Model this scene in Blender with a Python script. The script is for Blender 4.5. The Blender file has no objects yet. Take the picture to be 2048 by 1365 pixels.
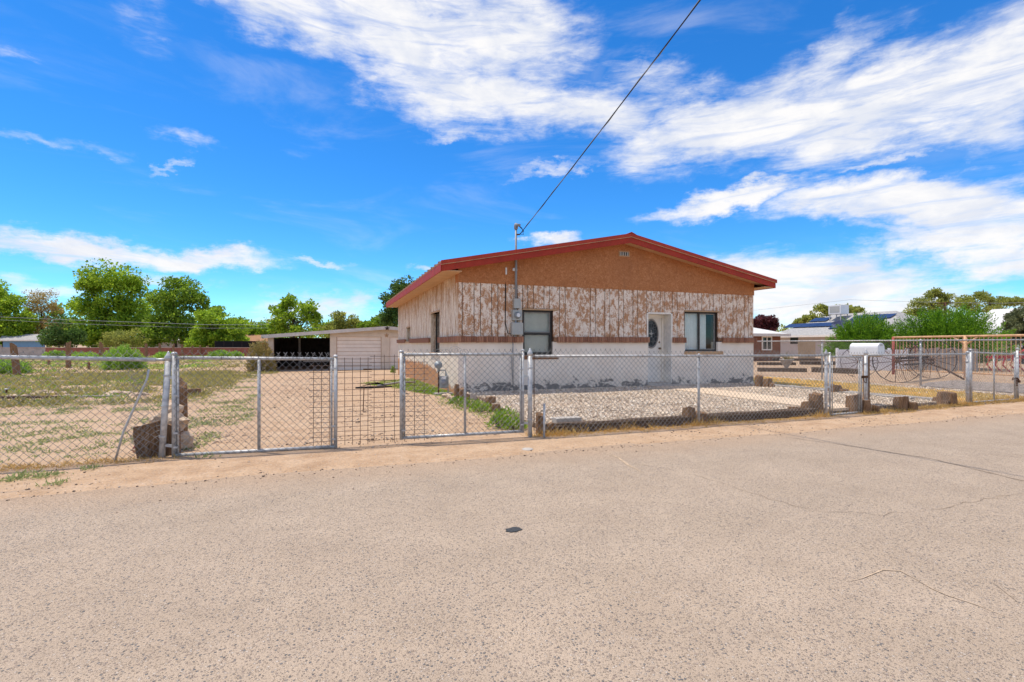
import bpy, math, random
import numpy as np
from mathutils import Vector, Matrix, noise as mnoise

# ------------------------------------------------------------------ scene, camera, light
sc = bpy.context.scene
COL = sc.collection
random.seed(7)
RNG = np.random.default_rng(11)
YAW = math.radians(20)
CS, SN = math.cos(YAW), math.sin(YAW)
F, CZ, HY = 990.0, 1.37, 688.0          # focal length in photo pixels, eye height, horizon row

cam_d = bpy.data.cameras.new('camera')
cam = bpy.data.objects.new('camera', cam_d)
COL.objects.link(cam)
cam.location = (0, 0, CZ)
cam.rotation_euler = (math.radians(90), 0, -YAW)
cam_d.sensor_width = 36.0
cam_d.lens = 36.0 * F / 2048.0
cam_d.shift_y = (HY - 682.5) / 2048.0
cam_d.clip_start = 0.05
cam_d.clip_end = 3000
sc.camera = cam

SUN_DIR = Vector((-0.25, 0.20, 1.0)).normalized()
SUN_EL = math.asin(SUN_DIR.z)
SUN_ROT = math.atan2(SUN_DIR.x, SUN_DIR.y)
SUN_STRENGTH = 2.9
SKY_STRENGTH = 0.15
EXPOSURE = 0.68
sl = bpy.data.lights.new('sun', 'SUN')
sl.energy = SUN_STRENGTH
sl.angle = math.radians(0.53)
sl.color = (1.0, 0.915, 0.78)
so = bpy.data.objects.new('sun', sl)
COL.objects.link(so)
so.rotation_euler = SUN_DIR.to_track_quat('Z', 'Y').to_euler()
so.location = (0, 0, 40)

sc.view_settings.view_transform = 'Standard'
sc.view_settings.look = 'None'
sc.view_settings.exposure = EXPOSURE
sc.view_settings.gamma = 1.0
sc.view_settings.use_curve_mapping = False


def azel(px, py):
    dx = (px - 1024.0) / F
    dz = (HY - py) / F
    return math.atan(dx), math.atan(dz / math.sqrt(1 + dx * dx))


def build_world():
    w = bpy.data.worlds.new('World')
    sc.world = w
    w.use_nodes = True
    nt = w.node_tree
    N, L = nt.nodes, nt.links
    N.clear()
    out = N.new('ShaderNodeOutputWorld')
    bg = N.new('ShaderNodeBackground')
    bg.inputs['Strength'].default_value = SKY_STRENGTH
    L.new(bg.outputs[0], out.inputs[0])
    sky = N.new('ShaderNodeTexSky')
    sky.sky_type = 'NISHITA'
    sky.sun_disc = False
    sky.sun_elevation = SUN_EL
    sky.sun_rotation = SUN_ROT
    sky.altitude = 1500
    sky.air_density = 1.0
    sky.dust_density = 0.25
    sky.ozone_density = 3.0
    hsv = N.new('ShaderNodeHueSaturation')
    hsv.inputs['Saturation'].default_value = 1.30
    hsv.inputs['Value'].default_value = 0.95
    L.new(sky.outputs[0], hsv.inputs['Color'])
    tint = N.new('ShaderNodeMix')
    tint.data_type = 'RGBA'
    tint.blend_type = 'MULTIPLY'
    tint.inputs['Factor'].default_value = 1.0
    L.new(hsv.outputs[0], tint.inputs[6])
    tint.inputs[7].default_value = (0.44, 0.765, 0.92, 1)

    def math_(op, a, b=None, clamp=False):
        n = N.new('ShaderNodeMath')
        n.operation = op
        n.use_clamp = clamp
        for i, v in enumerate((a, b)):
            if v is None:
                continue
            if isinstance(v, (int, float)):
                n.inputs[i].default_value = v
            else:
                L.new(v, n.inputs[i])
        return n.outputs[0]

    def mrange(v, a, b, c, d, smooth=True):
        n = N.new('ShaderNodeMapRange')
        n.interpolation_type = 'SMOOTHSTEP' if smooth else 'LINEAR'
        L.new(v, n.inputs[0])
        for i, x in enumerate((a, b, c, d)):
            n.inputs[i + 1].default_value = x
        return n.outputs[0]

    tc = N.new('ShaderNodeTexCoord')
    rot = N.new('ShaderNodeVectorRotate')
    rot.rotation_type = 'Z_AXIS'
    rot.inputs['Angle'].default_value = YAW
    L.new(tc.outputs['Generated'], rot.inputs['Vector'])
    sep = N.new('ShaderNodeSeparateXYZ')
    L.new(rot.outputs[0], sep.inputs[0])
    az = math_('ARCTAN2', sep.outputs[0], sep.outputs[1])
    el = math_('ARCSINE', sep.outputs[2])
    com = N.new('ShaderNodeCombineXYZ')
    L.new(az, com.inputs[0])
    L.new(el, com.inputs[1])
    uv = com.outputs[0]

    def tex_noise(vec, scale, detail, rough=0.55, dist=0.0, sx=1.0, sy=1.0, sz=1.0, loc=(0, 0, 0), rotz=0.0):
        mp = N.new('ShaderNodeMapping')
        mp.inputs['Scale'].default_value = (sx, sy, sz)
        mp.inputs['Location'].default_value = loc
        mp.inputs['Rotation'].default_value = (0, 0, rotz)
        L.new(vec, mp.inputs[0])
        n = N.new('ShaderNodeTexNoise')
        n.inputs['Scale'].default_value = scale
        n.inputs['Detail'].default_value = detail
        n.inputs['Roughness'].default_value = rough
        n.inputs['Distortion'].default_value = dist
        L.new(mp.outputs[0], n.inputs['Vector'])
        return n

    # warp
    wn = tex_noise(uv, 5.5, 7, 0.62, 0.0, sx=1.0, sy=1.7)
    sub = N.new('ShaderNodeVectorMath'); sub.operation = 'SUBTRACT'
    L.new(wn.outputs['Color'], sub.inputs[0]); sub.inputs[1].default_value = (0.5, 0.5, 0.5)
    mul = N.new('ShaderNodeVectorMath'); mul.operation = 'MULTIPLY'
    L.new(sub.outputs[0], mul.inputs[0]); mul.inputs[1].default_value = (0.30, 0.14, 0)
    add = N.new('ShaderNodeVectorMath'); add.operation = 'ADD'
    L.new(uv, add.inputs[0]); L.new(mul.outputs[0], add.inputs[1])
    wuv = add.outputs[0]

    # cloud bodies: photo (x, y), half sizes, tilt in degrees (counter-clockwise), weight
    blobs = [
        (560, 15, 330, 55, -6, .85), (800, 55, 260, 80, -12, 1.05), (980, 60, 210, 90, -10, .95),
        (960, 195, 240, 62, -8, 1.0), (1180, 215, 190, 55, -6, .85), (760, 130, 130, 50, -20, .7),
        (1500, 235, 330, 72, 4, 1.05), (1790, 210, 330, 90, 8, 1.1), (2000, 150, 200, 120, 6, 1.0), (1700, 110, 150, 45, 20, .62),
        (2040, 60, 110, 60, 10, .8), (1300, 155, 190, 45, -10, .5),
        (1470, 398, 160, 24, 3, 1.2), (1760, 405, 260, 40, -3, 1.15), (1960, 425, 200, 85, -10, 1.25),
        (1900, 500, 180, 50, -14, 1.15), (2010, 545, 110, 45, -10, .95), (1830, 470, 160, 24, -16, .8),
        (1620, 580, 250, 72, -6, 1.3), (1760, 600, 260, 45, -3, .9), (1460, 545, 110, 40, -10, .8), (1950, 640, 260, 40, 0, .6),
        (150, 500, 210, 26, 0, 1.1), (400, 512, 180, 26, -4, 1.15), (280, 505, 200, 24, -2, 1.1), (30, 497, 110, 18, 3, .8),
        (1098, 476, 58, 15, 3, .95), (650, 537, 70, 8, 0, .45), (330, 552, 110, 14, -5, .55), (820, 548, 45, 9, 0, .5),
        (120, 278, 150, 14, -5, .40), (380, 298, 80, 20, -6, .46), (330, 335, 50, 8, 25, .36), (90, 84, 110, 18, 3, .36),
        (1150, 330, 170, 10, 4, .52), (1770, 330, 110, 10, 4, .5), (920, 265, 110, 14, 3, .5), (270, 45, 120, 60, 20, .26),
        (640, 615, 170, 36, 0, .72), (500, 630, 160, 30, 0, .58), (735, 600, 50, 26, 0, .7), (585, 600, 30, 20, 0, .6), (120, 575, 150, 26, -4, .5),
    ]
    field = None
    for (px, py, hx, hy, tilt, wt) in blobs:
        a, e = azel(px, py)
        k = math.cos(a) ** 2
        mp = N.new('ShaderNodeMapping')
        mp.vector_type = 'TEXTURE'
        mp.inputs['Location'].default_value = (a, e, 0)
        mp.inputs['Rotation'].default_value = (0, 0, math.radians(tilt))
        mp.inputs['Scale'].default_value = (1.62 * hx / F * k, 1.62 * hy / F * math.sqrt(k), 1)
        L.new(wuv, mp.inputs[0])
        ln = N.new('ShaderNodeVectorMath'); ln.operation = 'LENGTH'
        L.new(mp.outputs[0], ln.inputs[0])
        v = mrange(ln.outputs['Value'], 0.0, 1.0, wt, 0.0)
        field = v if field is None else math_('MAXIMUM', field, v)
    # the same kind of cloud out of view, its cover raised for whiter fill
    gen = tex_noise(tc.outputs['Generated'], 2.2, 4, 0.55, 0.4, sz=3.0, loc=(3.1, 1.7, .4))
    gen_v = mrange(gen.outputs[0], 0.40, 0.62, 0.0, 1.0)
    absaz = math_('ABSOLUTE', az)
    out_az = mrange(absaz, 0.86, 1.15, 0, 1)
    out_el = mrange(el, 0.60, 0.80, 0, 1)
    outside = math_('MAXIMUM', out_az, out_el)
    gen_w = math_('MULTIPLY', gen_v, outside)
    field = math_('MAXIMUM', field, gen_w)
    # wispy break-up
    n1 = tex_noise(uv, 7.0, 9, 0.62, 0.6, sx=.8, sy=3.0, rotz=math.radians(-6))
    n2 = tex_noise(uv, 26.0, 6, 0.65, 0.8, sx=.7, sy=2.6, rotz=math.radians(12), loc=(4, 2, 0))
    nn = math_('ADD', math_('MULTIPLY', math_('SUBTRACT', n1.outputs[0], 0.5), 1.25),
               math_('MULTIPLY', math_('SUBTRACT', n2.outputs[0], 0.5), 0.55))
    dens = math_('ADD', field, math_('MULTIPLY', nn, mrange(field, 0.0, 0.35, 0.12, 1.0)))
    alpha = mrange(dens, 0.10, 0.95, 0.0, 0.98)
    st = tex_noise(uv, 13.0, 7, 0.62, 0.9, sx=.45, sy=3.2, rotz=math.radians(-9), loc=(2, 7, 0))
    alpha = math_('MULTIPLY', alpha, mrange(st.outputs[0], 0.28, 0.54, 0.60, 1.0))
    veil = tex_noise(uv, 4.0, 6, 0.6, 0.7, sx=.6, sy=2.6, rotz=math.radians(-7), loc=(6, 1, 0))
    alpha = math_('MAXIMUM', alpha, math_('MULTIPLY', mrange(veil.outputs[0], 0.50, 0.80, 0.0, 0.34), mrange(el, -0.02, 0.10, 1.0, 0.7)))
    # cloud colour: slight grey-blue in the thin and low parts
    shade = tex_noise(uv, 9.0, 6, 0.6, 0.3, sy=2.0, loc=(9, 3, 0))
    cramp = N.new('ShaderNodeMix'); cramp.data_type = 'RGBA'
    L.new(mrange(shade.outputs[0], 0.35, 0.62, 0, 1), cramp.inputs['Factor'])
    CW = 1.02 / (SKY_STRENGTH * 2 ** EXPOSURE)
    cramp.inputs[6].default_value = (CW * .80, CW * .83, CW * .91, 1)
    cramp.inputs[7].default_value = (CW * 1.0, CW * .985, CW * .975, 1)
    mix = N.new('ShaderNodeMix'); mix.data_type = 'RGBA'
    L.new(alpha, mix.inputs['Factor'])
    L.new(tint.outputs[2], mix.inputs[6])
    L.new(cramp.outputs[2], mix.inputs[7])
    L.new(mix.outputs[2], bg.inputs['Color'])


build_world()


# ------------------------------------------------------------------ placing helpers: photo ray -> point in the place
def ray(px, py):
    dx = (px - 1024.0) / F
    return Vector((dx * CS + SN, -dx * SN + CS, (HY - py) / F))


EYE = Vector((0, 0, CZ))


def on_z(px, py, z=0.0):
    r = ray(px, py)
    return EYE + r * ((z - CZ) / r.z)


def on_y(px, py, Y):
    r = ray(px, py)
    return EYE + r * (Y / r.y)


def on_x(px, py, X):
    r = ray(px, py)
    return EYE + r * (X / r.x)


def at(px, py, depth):
    return EYE + ray(px, py) * depth


def sstep(a, b, x):
    t = min(1, max(0, (x - a) / (b - a)))
    return t * t * (3 - 2 * t)


def gz(x, y):
    """height of the natural ground"""
    fx = 1 - sstep(4, 13, x)
    return -0.30 * sstep(14, 33, y) * fx


# ------------------------------------------------------------------ mesh helpers
ORG = {}


def link(o, parent=None):
    COL.objects.link(o)
    if parent is not None:
        o.parent = parent
    return o


def thing(name, label, cat, loc=(0, 0, 0), group=None):
    o = bpy.data.objects.new(name, None)
    COL.objects.link(o)
    o.empty_display_size = 0.2
    o.location = loc
    ORG[o] = Vector(loc)
    tag(o, label, cat, group)
    return o


def tag(o, label=None, cat=None, group=None, kind=None):
    if label: o['label'] = label
    if cat: o['category'] = cat
    if group: o['group'] = group
    if kind: o['kind'] = kind
    return o


def mesh_np(name, V, Fc, mat=None, smooth=False):
    """V (n,3), Fc (m,k) all faces with k corners"""
    V = np.asarray(V, dtype=np.float32)
    Fc = np.asarray(Fc, dtype=np.int32)
    me = bpy.data.meshes.new(name)
    m, k = Fc.shape
    me.vertices.add(len(V))
    me.vertices.foreach_set('co', V.ravel())
    me.loops.add(m * k)
    me.loops.foreach_set('vertex_index', Fc.ravel())
    me.polygons.add(m)
    me.polygons.foreach_set('loop_start', np.arange(0, m * k, k, dtype=np.int32))
    if smooth:
        me.polygons.foreach_set('use_smooth', np.ones(m, dtype=bool))
    me.update(calc_edges=True)
    if mat: me.materials.append(mat)
    return me


def obj_np(name, V, Fc, mat, parent=None, smooth=False):
    V = np.asarray(V, dtype=np.float64)
    if parent is not None:
        org = ORG[parent]
    else:
        c = V.mean(axis=0)
        org = Vector((c[0], c[1], V[:, 2].min()))
    me = mesh_np(name, V - np.array(org), Fc, mat, smooth)
    o = bpy.data.objects.new(name, me)
    link(o, parent)
    if parent is None:
        o.location = org
    ORG[o] = Vector(org)
    return o


class MB:
    def __init__(s):
        s.v, s.f = [], []

    def add(s, vs, fs):
        b = len(s.v)
        s.v += [tuple(v) for v in vs]
        s.f += [tuple(b + i for i in f) for f in fs]
        return s

    def box(s, x0, x1, y0, y1, z0, z1):
        x0, x1 = min(x0, x1), max(x0, x1)
        y0, y1 = min(y0, y1), max(y0, y1)
        z0, z1 = min(z0, z1), max(z0, z1)
        return s.add([(x0, y0, z0), (x1, y0, z0), (x1, y1, z0), (x0, y1, z0), (x0, y0, z1), (x1, y0, z1), (x1, y1, z1), (x0, y1, z1)],
                     [(3, 2, 1, 0), (4, 5, 6, 7), (0, 1, 5, 4), (1, 2, 6, 5), (2, 3, 7, 6), (3, 0, 4, 7)])

    def obox(s, c, ax, ay, az):
        """box from centre and three half-axis vectors"""
        c, ax, ay, az = Vector(c), Vector(ax), Vector(ay), Vector(az)
        vs = [c + ax * i + ay * j + az * k for k in (-1, 1) for (i, j) in ((-1, -1), (1, -1), (1, 1), (-1, 1))]
        fs = [(3, 2, 1, 0), (4, 5, 6, 7), (0, 1, 5, 4), (1, 2, 6, 5), (2, 3, 7, 6), (3, 0, 4, 7)]
        if ax.cross(ay).dot(az) < 0:
            fs = [f[::-1] for f in fs]
        return s.add(vs, fs)

    def beam(s, p0, p1, w, h, up=(0, 0, 1)):
        p0, p1 = Vector(p0), Vector(p1)
        d = (p1 - p0)
        u = Vector(up)
        sx = d.normalized().cross(u)
        if sx.length < 1e-5:
            sx = Vector((1, 0, 0))
        sx.normalize()
        uu = sx.cross(d.normalized())
        return s.obox((p0 + p1) / 2, d / 2, sx * w / 2, uu * h / 2)

    def tube(s, pts, r, n=8, cap=True):
        pts = [Vector(p) for p in pts]
        rs = r if isinstance(r, (list, tuple)) else [r] * len(pts)
        b = len(s.v)
        ref = None
        for i, p in enumerate(pts):
            d = (pts[min(i + 1, len(pts) - 1)] - pts[max(i - 1, 0)]).normalized()
            if ref is None:
                ref = Vector((1, 0, 0)) if abs(d.x) < .8 else Vector((0, 1, 0))
            a = (ref - d * ref.dot(d)).normalized()
            ref = a
            c = d.cross(a)
            for k in range(n):
                t = 2 * math.pi * k / n
                s.v.append(tuple(p + (a * math.cos(t) + c * math.sin(t)) * rs[i]))
        for i in range(len(pts) - 1):
            for k in range(n):
                k2 = (k + 1) % n
                s.f.append((b + i * n + k, b + i * n + k2, b + (i + 1) * n + k2, b + (i + 1) * n + k))
        if cap:
            s.f.append(tuple(b + k for k in range(n))[::-1])
            s.f.append(tuple(b + (len(pts) - 1) * n + k for k in range(n)))
        return s

    def lathe(s, base, prof, n=12, axis=(0, 0, 1)):
        """prof: list of (radius, height along axis)"""
        ax = Vector(axis).normalized()
        a = Vector((1, 0, 0)) if abs(ax.x) < .8 else Vector((0, 1, 0))
        a = (a - ax * a.dot(ax)).normalized()
        c = ax.cross(a)
        b = len(s.v)
        base = Vector(base)
        for (r, h) in prof:
            for k in range(n):
                t = 2 * math.pi * k / n
                s.v.append(tuple(base + ax * h + (a * math.cos(t) + c * math.sin(t)) * max(r, 1e-4)))
        for i in range(len(prof) - 1):
            for k in range(n):
                k2 = (k + 1) % n
                s.f.append((b + i * n + k, b + i * n + k2, b + (i + 1) * n + k2, b + (i + 1) * n + k))
        s.f.append(tuple(b + k for k in range(n))[::-1])
        s.f.append(tuple(b + (len(prof) - 1) * n + k for k in range(n)))
        return s

    def prism(s, poly, d):
        """poly: list of 3d points (planar), d: extrusion vector"""
        n = len(poly)
        d = Vector(d)
        P = [Vector(p) for p in poly]
        nrm = Vector((0, 0, 0))
        for i in range(n):
            nrm += P[i].cross(P[(i + 1) % n])
        if nrm.dot(d) > 0:
            P = P[::-1]
        vs = P + [p + d for p in P]
        fs = [tuple(range(n)), tuple(range(2 * n - 1, n - 1, -1))]
        for i in range(n):
            j = (i + 1) % n
            fs.append((i, n + i, n + j, j)[::1])
        return s.add(vs, fs)

    def build(s, name, mat, parent=None, smooth=False, bevel=0.0, recalc=False):
        V = np.array(s.v, dtype=np.float64)
        if parent is not None:
            org = ORG[parent]
        else:
            c = (V.min(axis=0) + V.max(axis=0)) / 2
            org = Vector((c[0], c[1], V[:, 2].min()))
        me = bpy.data.meshes.new(name)
        me.from_pydata([tuple(v) for v in (V - np.array(org))], [], s.f)
        if recalc:
            import bmesh
            bm = bmesh.new(); bm.from_mesh(me)
            bmesh.ops.recalc_face_normals(bm, faces=bm.faces)
            bm.to_mesh(me); bm.free()
        if smooth:
            me.polygons.foreach_set('use_smooth', [True] * len(me.polygons))
        me.update()
        me.materials.append(mat)
        o = bpy.data.objects.new(name, me)
        link(o, parent)
        if parent is None:
            o.location = org
        ORG[o] = Vector(org)
        if bevel:
            m = o.modifiers.new('bevel', 'BEVEL')
            m.width = bevel
            m.segments = 2
            m.limit_method = 'ANGLE'
        return o


def seg_tubes(P0, P1, r, n=3):
    P0 = np.asarray(P0, float); P1 = np.asarray(P1, float)
    d = P1 - P0
    d /= np.linalg.norm(d, axis=1)[:, None] + 1e-9
    ref = np.where(np.abs(d[:, 1:2]) < .8, np.array([[0, 1., 0]]), np.array([[1., 0, 0]]))
    a = np.cross(d, ref); a /= np.linalg.norm(a, axis=1)[:, None]
    c = np.cross(d, a)
    M = len(P0)
    ts = np.arange(n) * 2 * np.pi / n
    ring = a[:, None, :] * np.cos(ts)[None, :, None] + c[:, None, :] * np.sin(ts)[None, :, None]
    V = np.concatenate([P0[:, None, :] + ring * r, P1[:, None, :] + ring * r], axis=1).reshape(-1, 3)
    b = (np.arange(M) * 2 * n)[:, None, None]
    k = np.arange(n)
    Fq = np.stack([k, (k + 1) % n, (k + 1) % n + n, k + n], axis=1)[None]
    return V, (b + Fq).reshape(-1, 4)


def merge_np(parts):
    Vs, Fs, o = [], [], 0
    for V, f in parts:
        Vs.append(V); Fs.append(np.asarray(f) + o); o += len(V)
    return np.concatenate(Vs), np.concatenate(Fs)


# ------------------------------------------------------------------ materials
class NT:
    def __init__(s, name):
        s.m = bpy.data.materials.new(name)
        s.m.use_nodes = True
        s.t = s.m.node_tree
        s.N, s.L = s.t.nodes, s.t.links
        s.b = s.N['Principled BSDF']
        s.b.inputs['Specular IOR Level'].default_value = 0.25
        s.tc = s.N.new('ShaderNodeTexCoord')
        g = s.N.new('ShaderNodeNewGeometry')
        s.geo = g
        s.pos = g.outputs['Position']

    def set(s, sock, v):
        i = s.b.inputs[sock] if isinstance(sock, str) else sock
        if hasattr(v, 'is_linked') or isinstance(v, bpy.types.NodeSocket):
            s.L.new(v, i)
        else:
            if isinstance(v, tuple) and len(v) == 3:
                v = v + (1,)
            i.default_value = v

    def mapping(s, vec, scale=(1, 1, 1), loc=(0, 0, 0), rot=(0, 0, 0)):
        n = s.N.new('ShaderNodeMapping')
        n.inputs['Scale'].default_value = scale
        n.inputs['Location'].default_value = loc
        n.inputs['Rotation'].default_value = rot
        s.L.new(vec, n.inputs[0])
        return n.outputs[0]

    def noise(s, scale, detail=4, rough=.55, vec=None, dist=0.0, sc3=None, loc=(0, 0, 0)):
        n = s.N.new('ShaderNodeTexNoise')
        n.inputs['Scale'].default_value = scale
        n.inputs['Detail'].default_value = detail
        n.inputs['Roughness'].default_value = rough
        n.inputs['Distortion'].default_value = dist
        v = vec or s.pos
        if sc3 or loc != (0, 0, 0):
            v = s.mapping(v, sc3 or (1, 1, 1), loc)
        s.L.new(v, n.inputs['Vector'])
        return n.outputs[0]

    def voro(s, scale, vec=None, feature='F1', out='Distance', rand=1.0):
        n = s.N.new('ShaderNodeTexVoronoi')
        n.feature = feature
        n.inputs['Scale'].default_value = scale
        n.inputs['Randomness'].default_value = rand
        s.L.new(vec or s.pos, n.inputs['Vector'])
        return n.outputs[out]

    def ramp(s, v, stops, interp='LINEAR'):
        n = s.N.new('ShaderNodeValToRGB')
        n.color_ramp.interpolation = interp
        e = n.color_ramp.elements
        while len(e) > 1:
            e.remove(e[-1])
        for i, (p, c) in enumerate(stops):
            x = e[0] if i == 0 else e.new(p)
            x.position = p
            x.color = tuple(c) + (1,) if len(c) == 3 else c
        s.L.new(v, n.inputs[0])
        return n.outputs[0]

    def mix(s, f, a, b, mode='MIX'):
        n = s.N.new('ShaderNodeMix')
        n.data_type = 'RGBA'
        n.blend_type = mode
        for sock, v in ((n.inputs['Factor'], f), (n.inputs[6], a), (n.inputs[7], b)):
            if isinstance(v, bpy.types.NodeSocket):
                s.L.new(v, sock)
            else:
                sock.default_value = v if not isinstance(v, tuple) or len(v) == 4 else v + (1,)
        return n.outputs[2]

    def math(s, op, a, b=0.0, clamp=False):
        n = s.N.new('ShaderNodeMath')
        n.operation = op
        n.use_clamp = clamp
        for i, v in enumerate((a, b)):
            if isinstance(v, bpy.types.NodeSocket):
                s.L.new(v, n.inputs[i])
            else:
                n.inputs[i].default_value = v
        return n.outputs[0]

    def mrange(s, v, a, b, c=0.0, d=1.0):
        n = s.N.new('ShaderNodeMapRange')
        n.interpolation_type = 'SMOOTHSTEP'
        s.L.new(v, n.inputs[0])
        for i, x in enumerate((a, b, c, d)):
            n.inputs[i + 1].default_value = x
        return n.outputs[0]

    def xyz(s, vec=None):
        n = s.N.new('ShaderNodeSeparateXYZ')
        s.L.new(vec or s.pos, n.inputs[0])
        return n.outputs

    def bump(s, h, strength=.3, dist=.01):
        n = s.N.new('ShaderNodeBump')
        n.inputs['Strength'].default_value = strength
        n.inputs['Distance'].default_value = dist
        s.L.new(h, n.inputs['Height'])
        s.L.new(n.outputs[0], s.b.inputs['Normal'])
        return s


M = {}


def plain(name, col, rough=.7, metal=0.0, var=.15, scale=8.0, bump=0.0, bscale=40.0, bdist=.004, island=0.0):
    t = NT(name)
    a = tuple(c * (1 - var) for c in col)
    b = tuple(min(1, c * (1 + var)) for c in col)
    c = t.ramp(t.noise(scale, 5, .6), [(.3, a), (.7, b)])
    if island:
        r = t.geo.outputs['Random Per Island']
        c = t.mix(1.0, c, t.ramp(r, [(0, (1 - island,) * 3), (1, (1 + island,) * 3)]), 'MULTIPLY')
    t.set('Base Color', c)
    t.set('Roughness', rough)
    t.set('Metallic', metal)
    if bump:
        t.bump(t.noise(bscale, 5, .6), bump, bdist)
    M[name] = t.m
    return t.m


def build_materials():
    # --- galvanised steel
    t = NT('galvanised')
    c = t.ramp(t.noise(14, 6, .65), [(.3, (.30, .30, .31)), (.5, (.48, .48, .48)), (.72, (.64, .63, .62))])
    rust = t.mrange(t.noise(9, 5, .7, loc=(5, 1, 2)), .62, .74)
    t.set('Base Color', t.mix(t.math('MULTIPLY', rust, .55), c, (.16, .09, .05)))
    t.set('Roughness', .5); t.set('Metallic', .35)
    t.bump(t.noise(60, 4, .6), .2, .002)
    M['galv'] = t.m
    t = NT('fence_wire')
    t.set('Base Color', t.ramp(t.noise(6, 4, .6), [(.3, (.15, .14, .13)), (.7, (.40, .39, .38))]))
    t.set('Roughness', .5); t.set('Metallic', .3)
    M['wire'] = t.m
    plain('rusty_wire', (.15, .10, .075), .8, .2, .3, 5)
    plain('cable', (.02, .02, .022), .6)
    plain('rust', (.12, .06, .035), .85, .2, .45, 10, .3, 60)
    plain('dark_iron', (.06, .045, .04), .8, .3, .4, 10)
    plain('orange_pipe', (.62, .37, .20), .75, 0.0, .25, 6)
    plain('red_pipe', (.32, .08, .06), .75, 0.0, .25, 6)
    plain('white_metal', (.74, .74, .74), .45, .1, .07, 6, .05)
    plain('grey_box', (.42, .42, .39), .5, .1, .08, 6)
    plain('meter_grey', (.26, .29, .31), .5, .2, .12, 10)
    plain('pvc_grey', (.25, .27, .30), .5, .1, .1, 6)
    plain('black_rubber', (.02, .02, .02), .7)
    plain('brass', (.22, .13, .06), .35, .8)

    # --- dirt
    t = NT('dirt')
    big = t.noise(.35, 5, .6)
    mid = t.noise(3.0, 6, .65)
    fine = t.noise(38, 6, .72)
    c = t.ramp(mid, [(.28, (.33, .205, .118)), (.5, (.45, .30, .188)), (.72, (.54, .385, .26))])
    c = t.mix(t.mrange(big, .38, .66, 0, .7), c, (.49, .345, .225))
    c = t.mix(.55, c, t.ramp(fine, [(.28, (.35, .35, .35)), (.5, (.95, .95, .95)), (.72, (1.3, 1.27, 1.22))]), 'MULTIPLY')
    # gravelly scatter on the drive and the verge
    v = t.voro(55, out='Color')
    vd = t.voro(55)
    sel = t.math('GREATER_THAN', t.xyz(v)[0], .72)
    peb = t.math('MULTIPLY', sel, t.mrange(vd, .42, .30))
    c = t.mix(t.math('MULTIPLY', peb, .8), c, t.ramp(t.xyz(v)[1], [(0, (.20, .15, .12)), (.35, (.48, .38, .30)), (.7, (.60, .50, .42)), (1, (.34, .28, .25))]))
    # sandy wash / greenish ground cover far left
    t.set('Base Color', c)
    t.set('Roughness', .95)
    h = t.math('ADD', t.math('MULTIPLY', fine, .6), t.math('MULTIPLY', peb, .5))
    t.bump(t.math('ADD', h, t.noise(9, 5, .6)), .65, .02)
    M['dirt'] = t.m

    # --- old chip-seal road: tan binder with small stones
    t = NT('road')
    vv = t.mapping(t.pos, (1, 1, 1))
    warp = t.noise(90, 2, .5)
    v1c = t.voro(68, vv, out='Color'); v1 = t.voro(68, vv)
    v2c = t.voro(130, vv, out='Color'); v2 = t.voro(130, vv)
    patch = t.noise(.55, 5, .6)
    base = t.ramp(t.noise(1.6, 5, .6), [(.3, (.405, .313, .232)), (.7, (.485, .38, .287))])
    base = t.mix(.5, base, t.ramp(t.noise(210, 3, .6), [(.32, (.36, .36, .36)), (.5, (.95, .95, .95)), (.68, (1.3, 1.3, 1.3))]), 'MULTIPLY')
    s1 = t.xyz(v1c)
    stone_col = t.ramp(s1[0], [(0, (.10, .105, .115)), (.14, (.15, .155, .165)), (.24, (.24, .205, .185)), (.42, (.33, .245, .20)), (.58, (.42, .33, .26)), (.75, (.50, .41, .33)), (1, (.58, .50, .43))])
    stone = t.mrange(t.math('ADD', v1, t.math('MULTIPLY', warp, .12)), .48, .40)
    show = t.math('GREATER_THAN', t.math('ADD', s1[1], t.math('MULTIPLY', t.math('SUBTRACT', patch, .5), .9)), .50)
    stone = t.math('MULTIPLY', stone, show)
    s2 = t.xyz(v2c)
    small = t.math('MULTIPLY', t.mrange(v2, .46, .34), t.math('GREATER_THAN', s2[1], .45))
    c = t.mix(t.math('MULTIPLY', small, .75), base, t.ramp(s2[0], [(0, (.09, .085, .085)), (.25, (.22, .165, .125)), (.6, (.45, .345, .25)), (1, (.66, .53, .41))]))
    c = t.mix(t.math('MULTIPLY', stone, .9), c, stone_col)
    c = t.mix(t.mrange(t.noise(.22, 4, .6, sc3=(.35, 1, 1)), .42, .66, 0, .30), c, (.44, .345, .265))
    c = t.mix(1.0, c, t.ramp(t.noise(.9, 6, .65, sc3=(.12, 1, 1), loc=(1, 4, 0)), [(.32, (.93, .93, .93)), (.68, (1.04, 1.035, 1.03))]), 'MULTIPLY')
    c = t.mix(1.0, c, t.ramp(t.noise(2.6, 6, .7, loc=(7, 4, 0)), [(.34, (.96, .96, .965)), (.62, (1.02, 1.02, 1.015))]), 'MULTIPLY')
    # drifted sand along the verge
    y = t.xyz()[1]
    edge = t.math('ADD', y, t.math('MULTIPLY', t.math('SUBTRACT', t.noise(2.2, 6, .7), .5), .9))
    dust = t.mrange(edge, 4.75, 5.85)
    c = t.mix(t.math('MULTIPLY', dust, .75), c, t.mix(.5, (.45, .315, .21), t.ramp(t.noise(60, 5, .7), [(.3, (.30, .20, .13)), (.7, (.55, .39, .27))])))
    t.set('Base Color', c)
    t.set('Roughness', .9)
    hh = t.math('ADD', t.math('MULTIPLY', stone, .6), t.math('ADD', t.math('MULTIPLY', small, .35), t.math('MULTIPLY', t.noise(230, 3, .6), .4)))
    t.bump(hh, 1.0, .010)
    M['road'] = t.m
    plain('crack', (.31, .235, .17), .95, 0, .4, 12)
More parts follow.
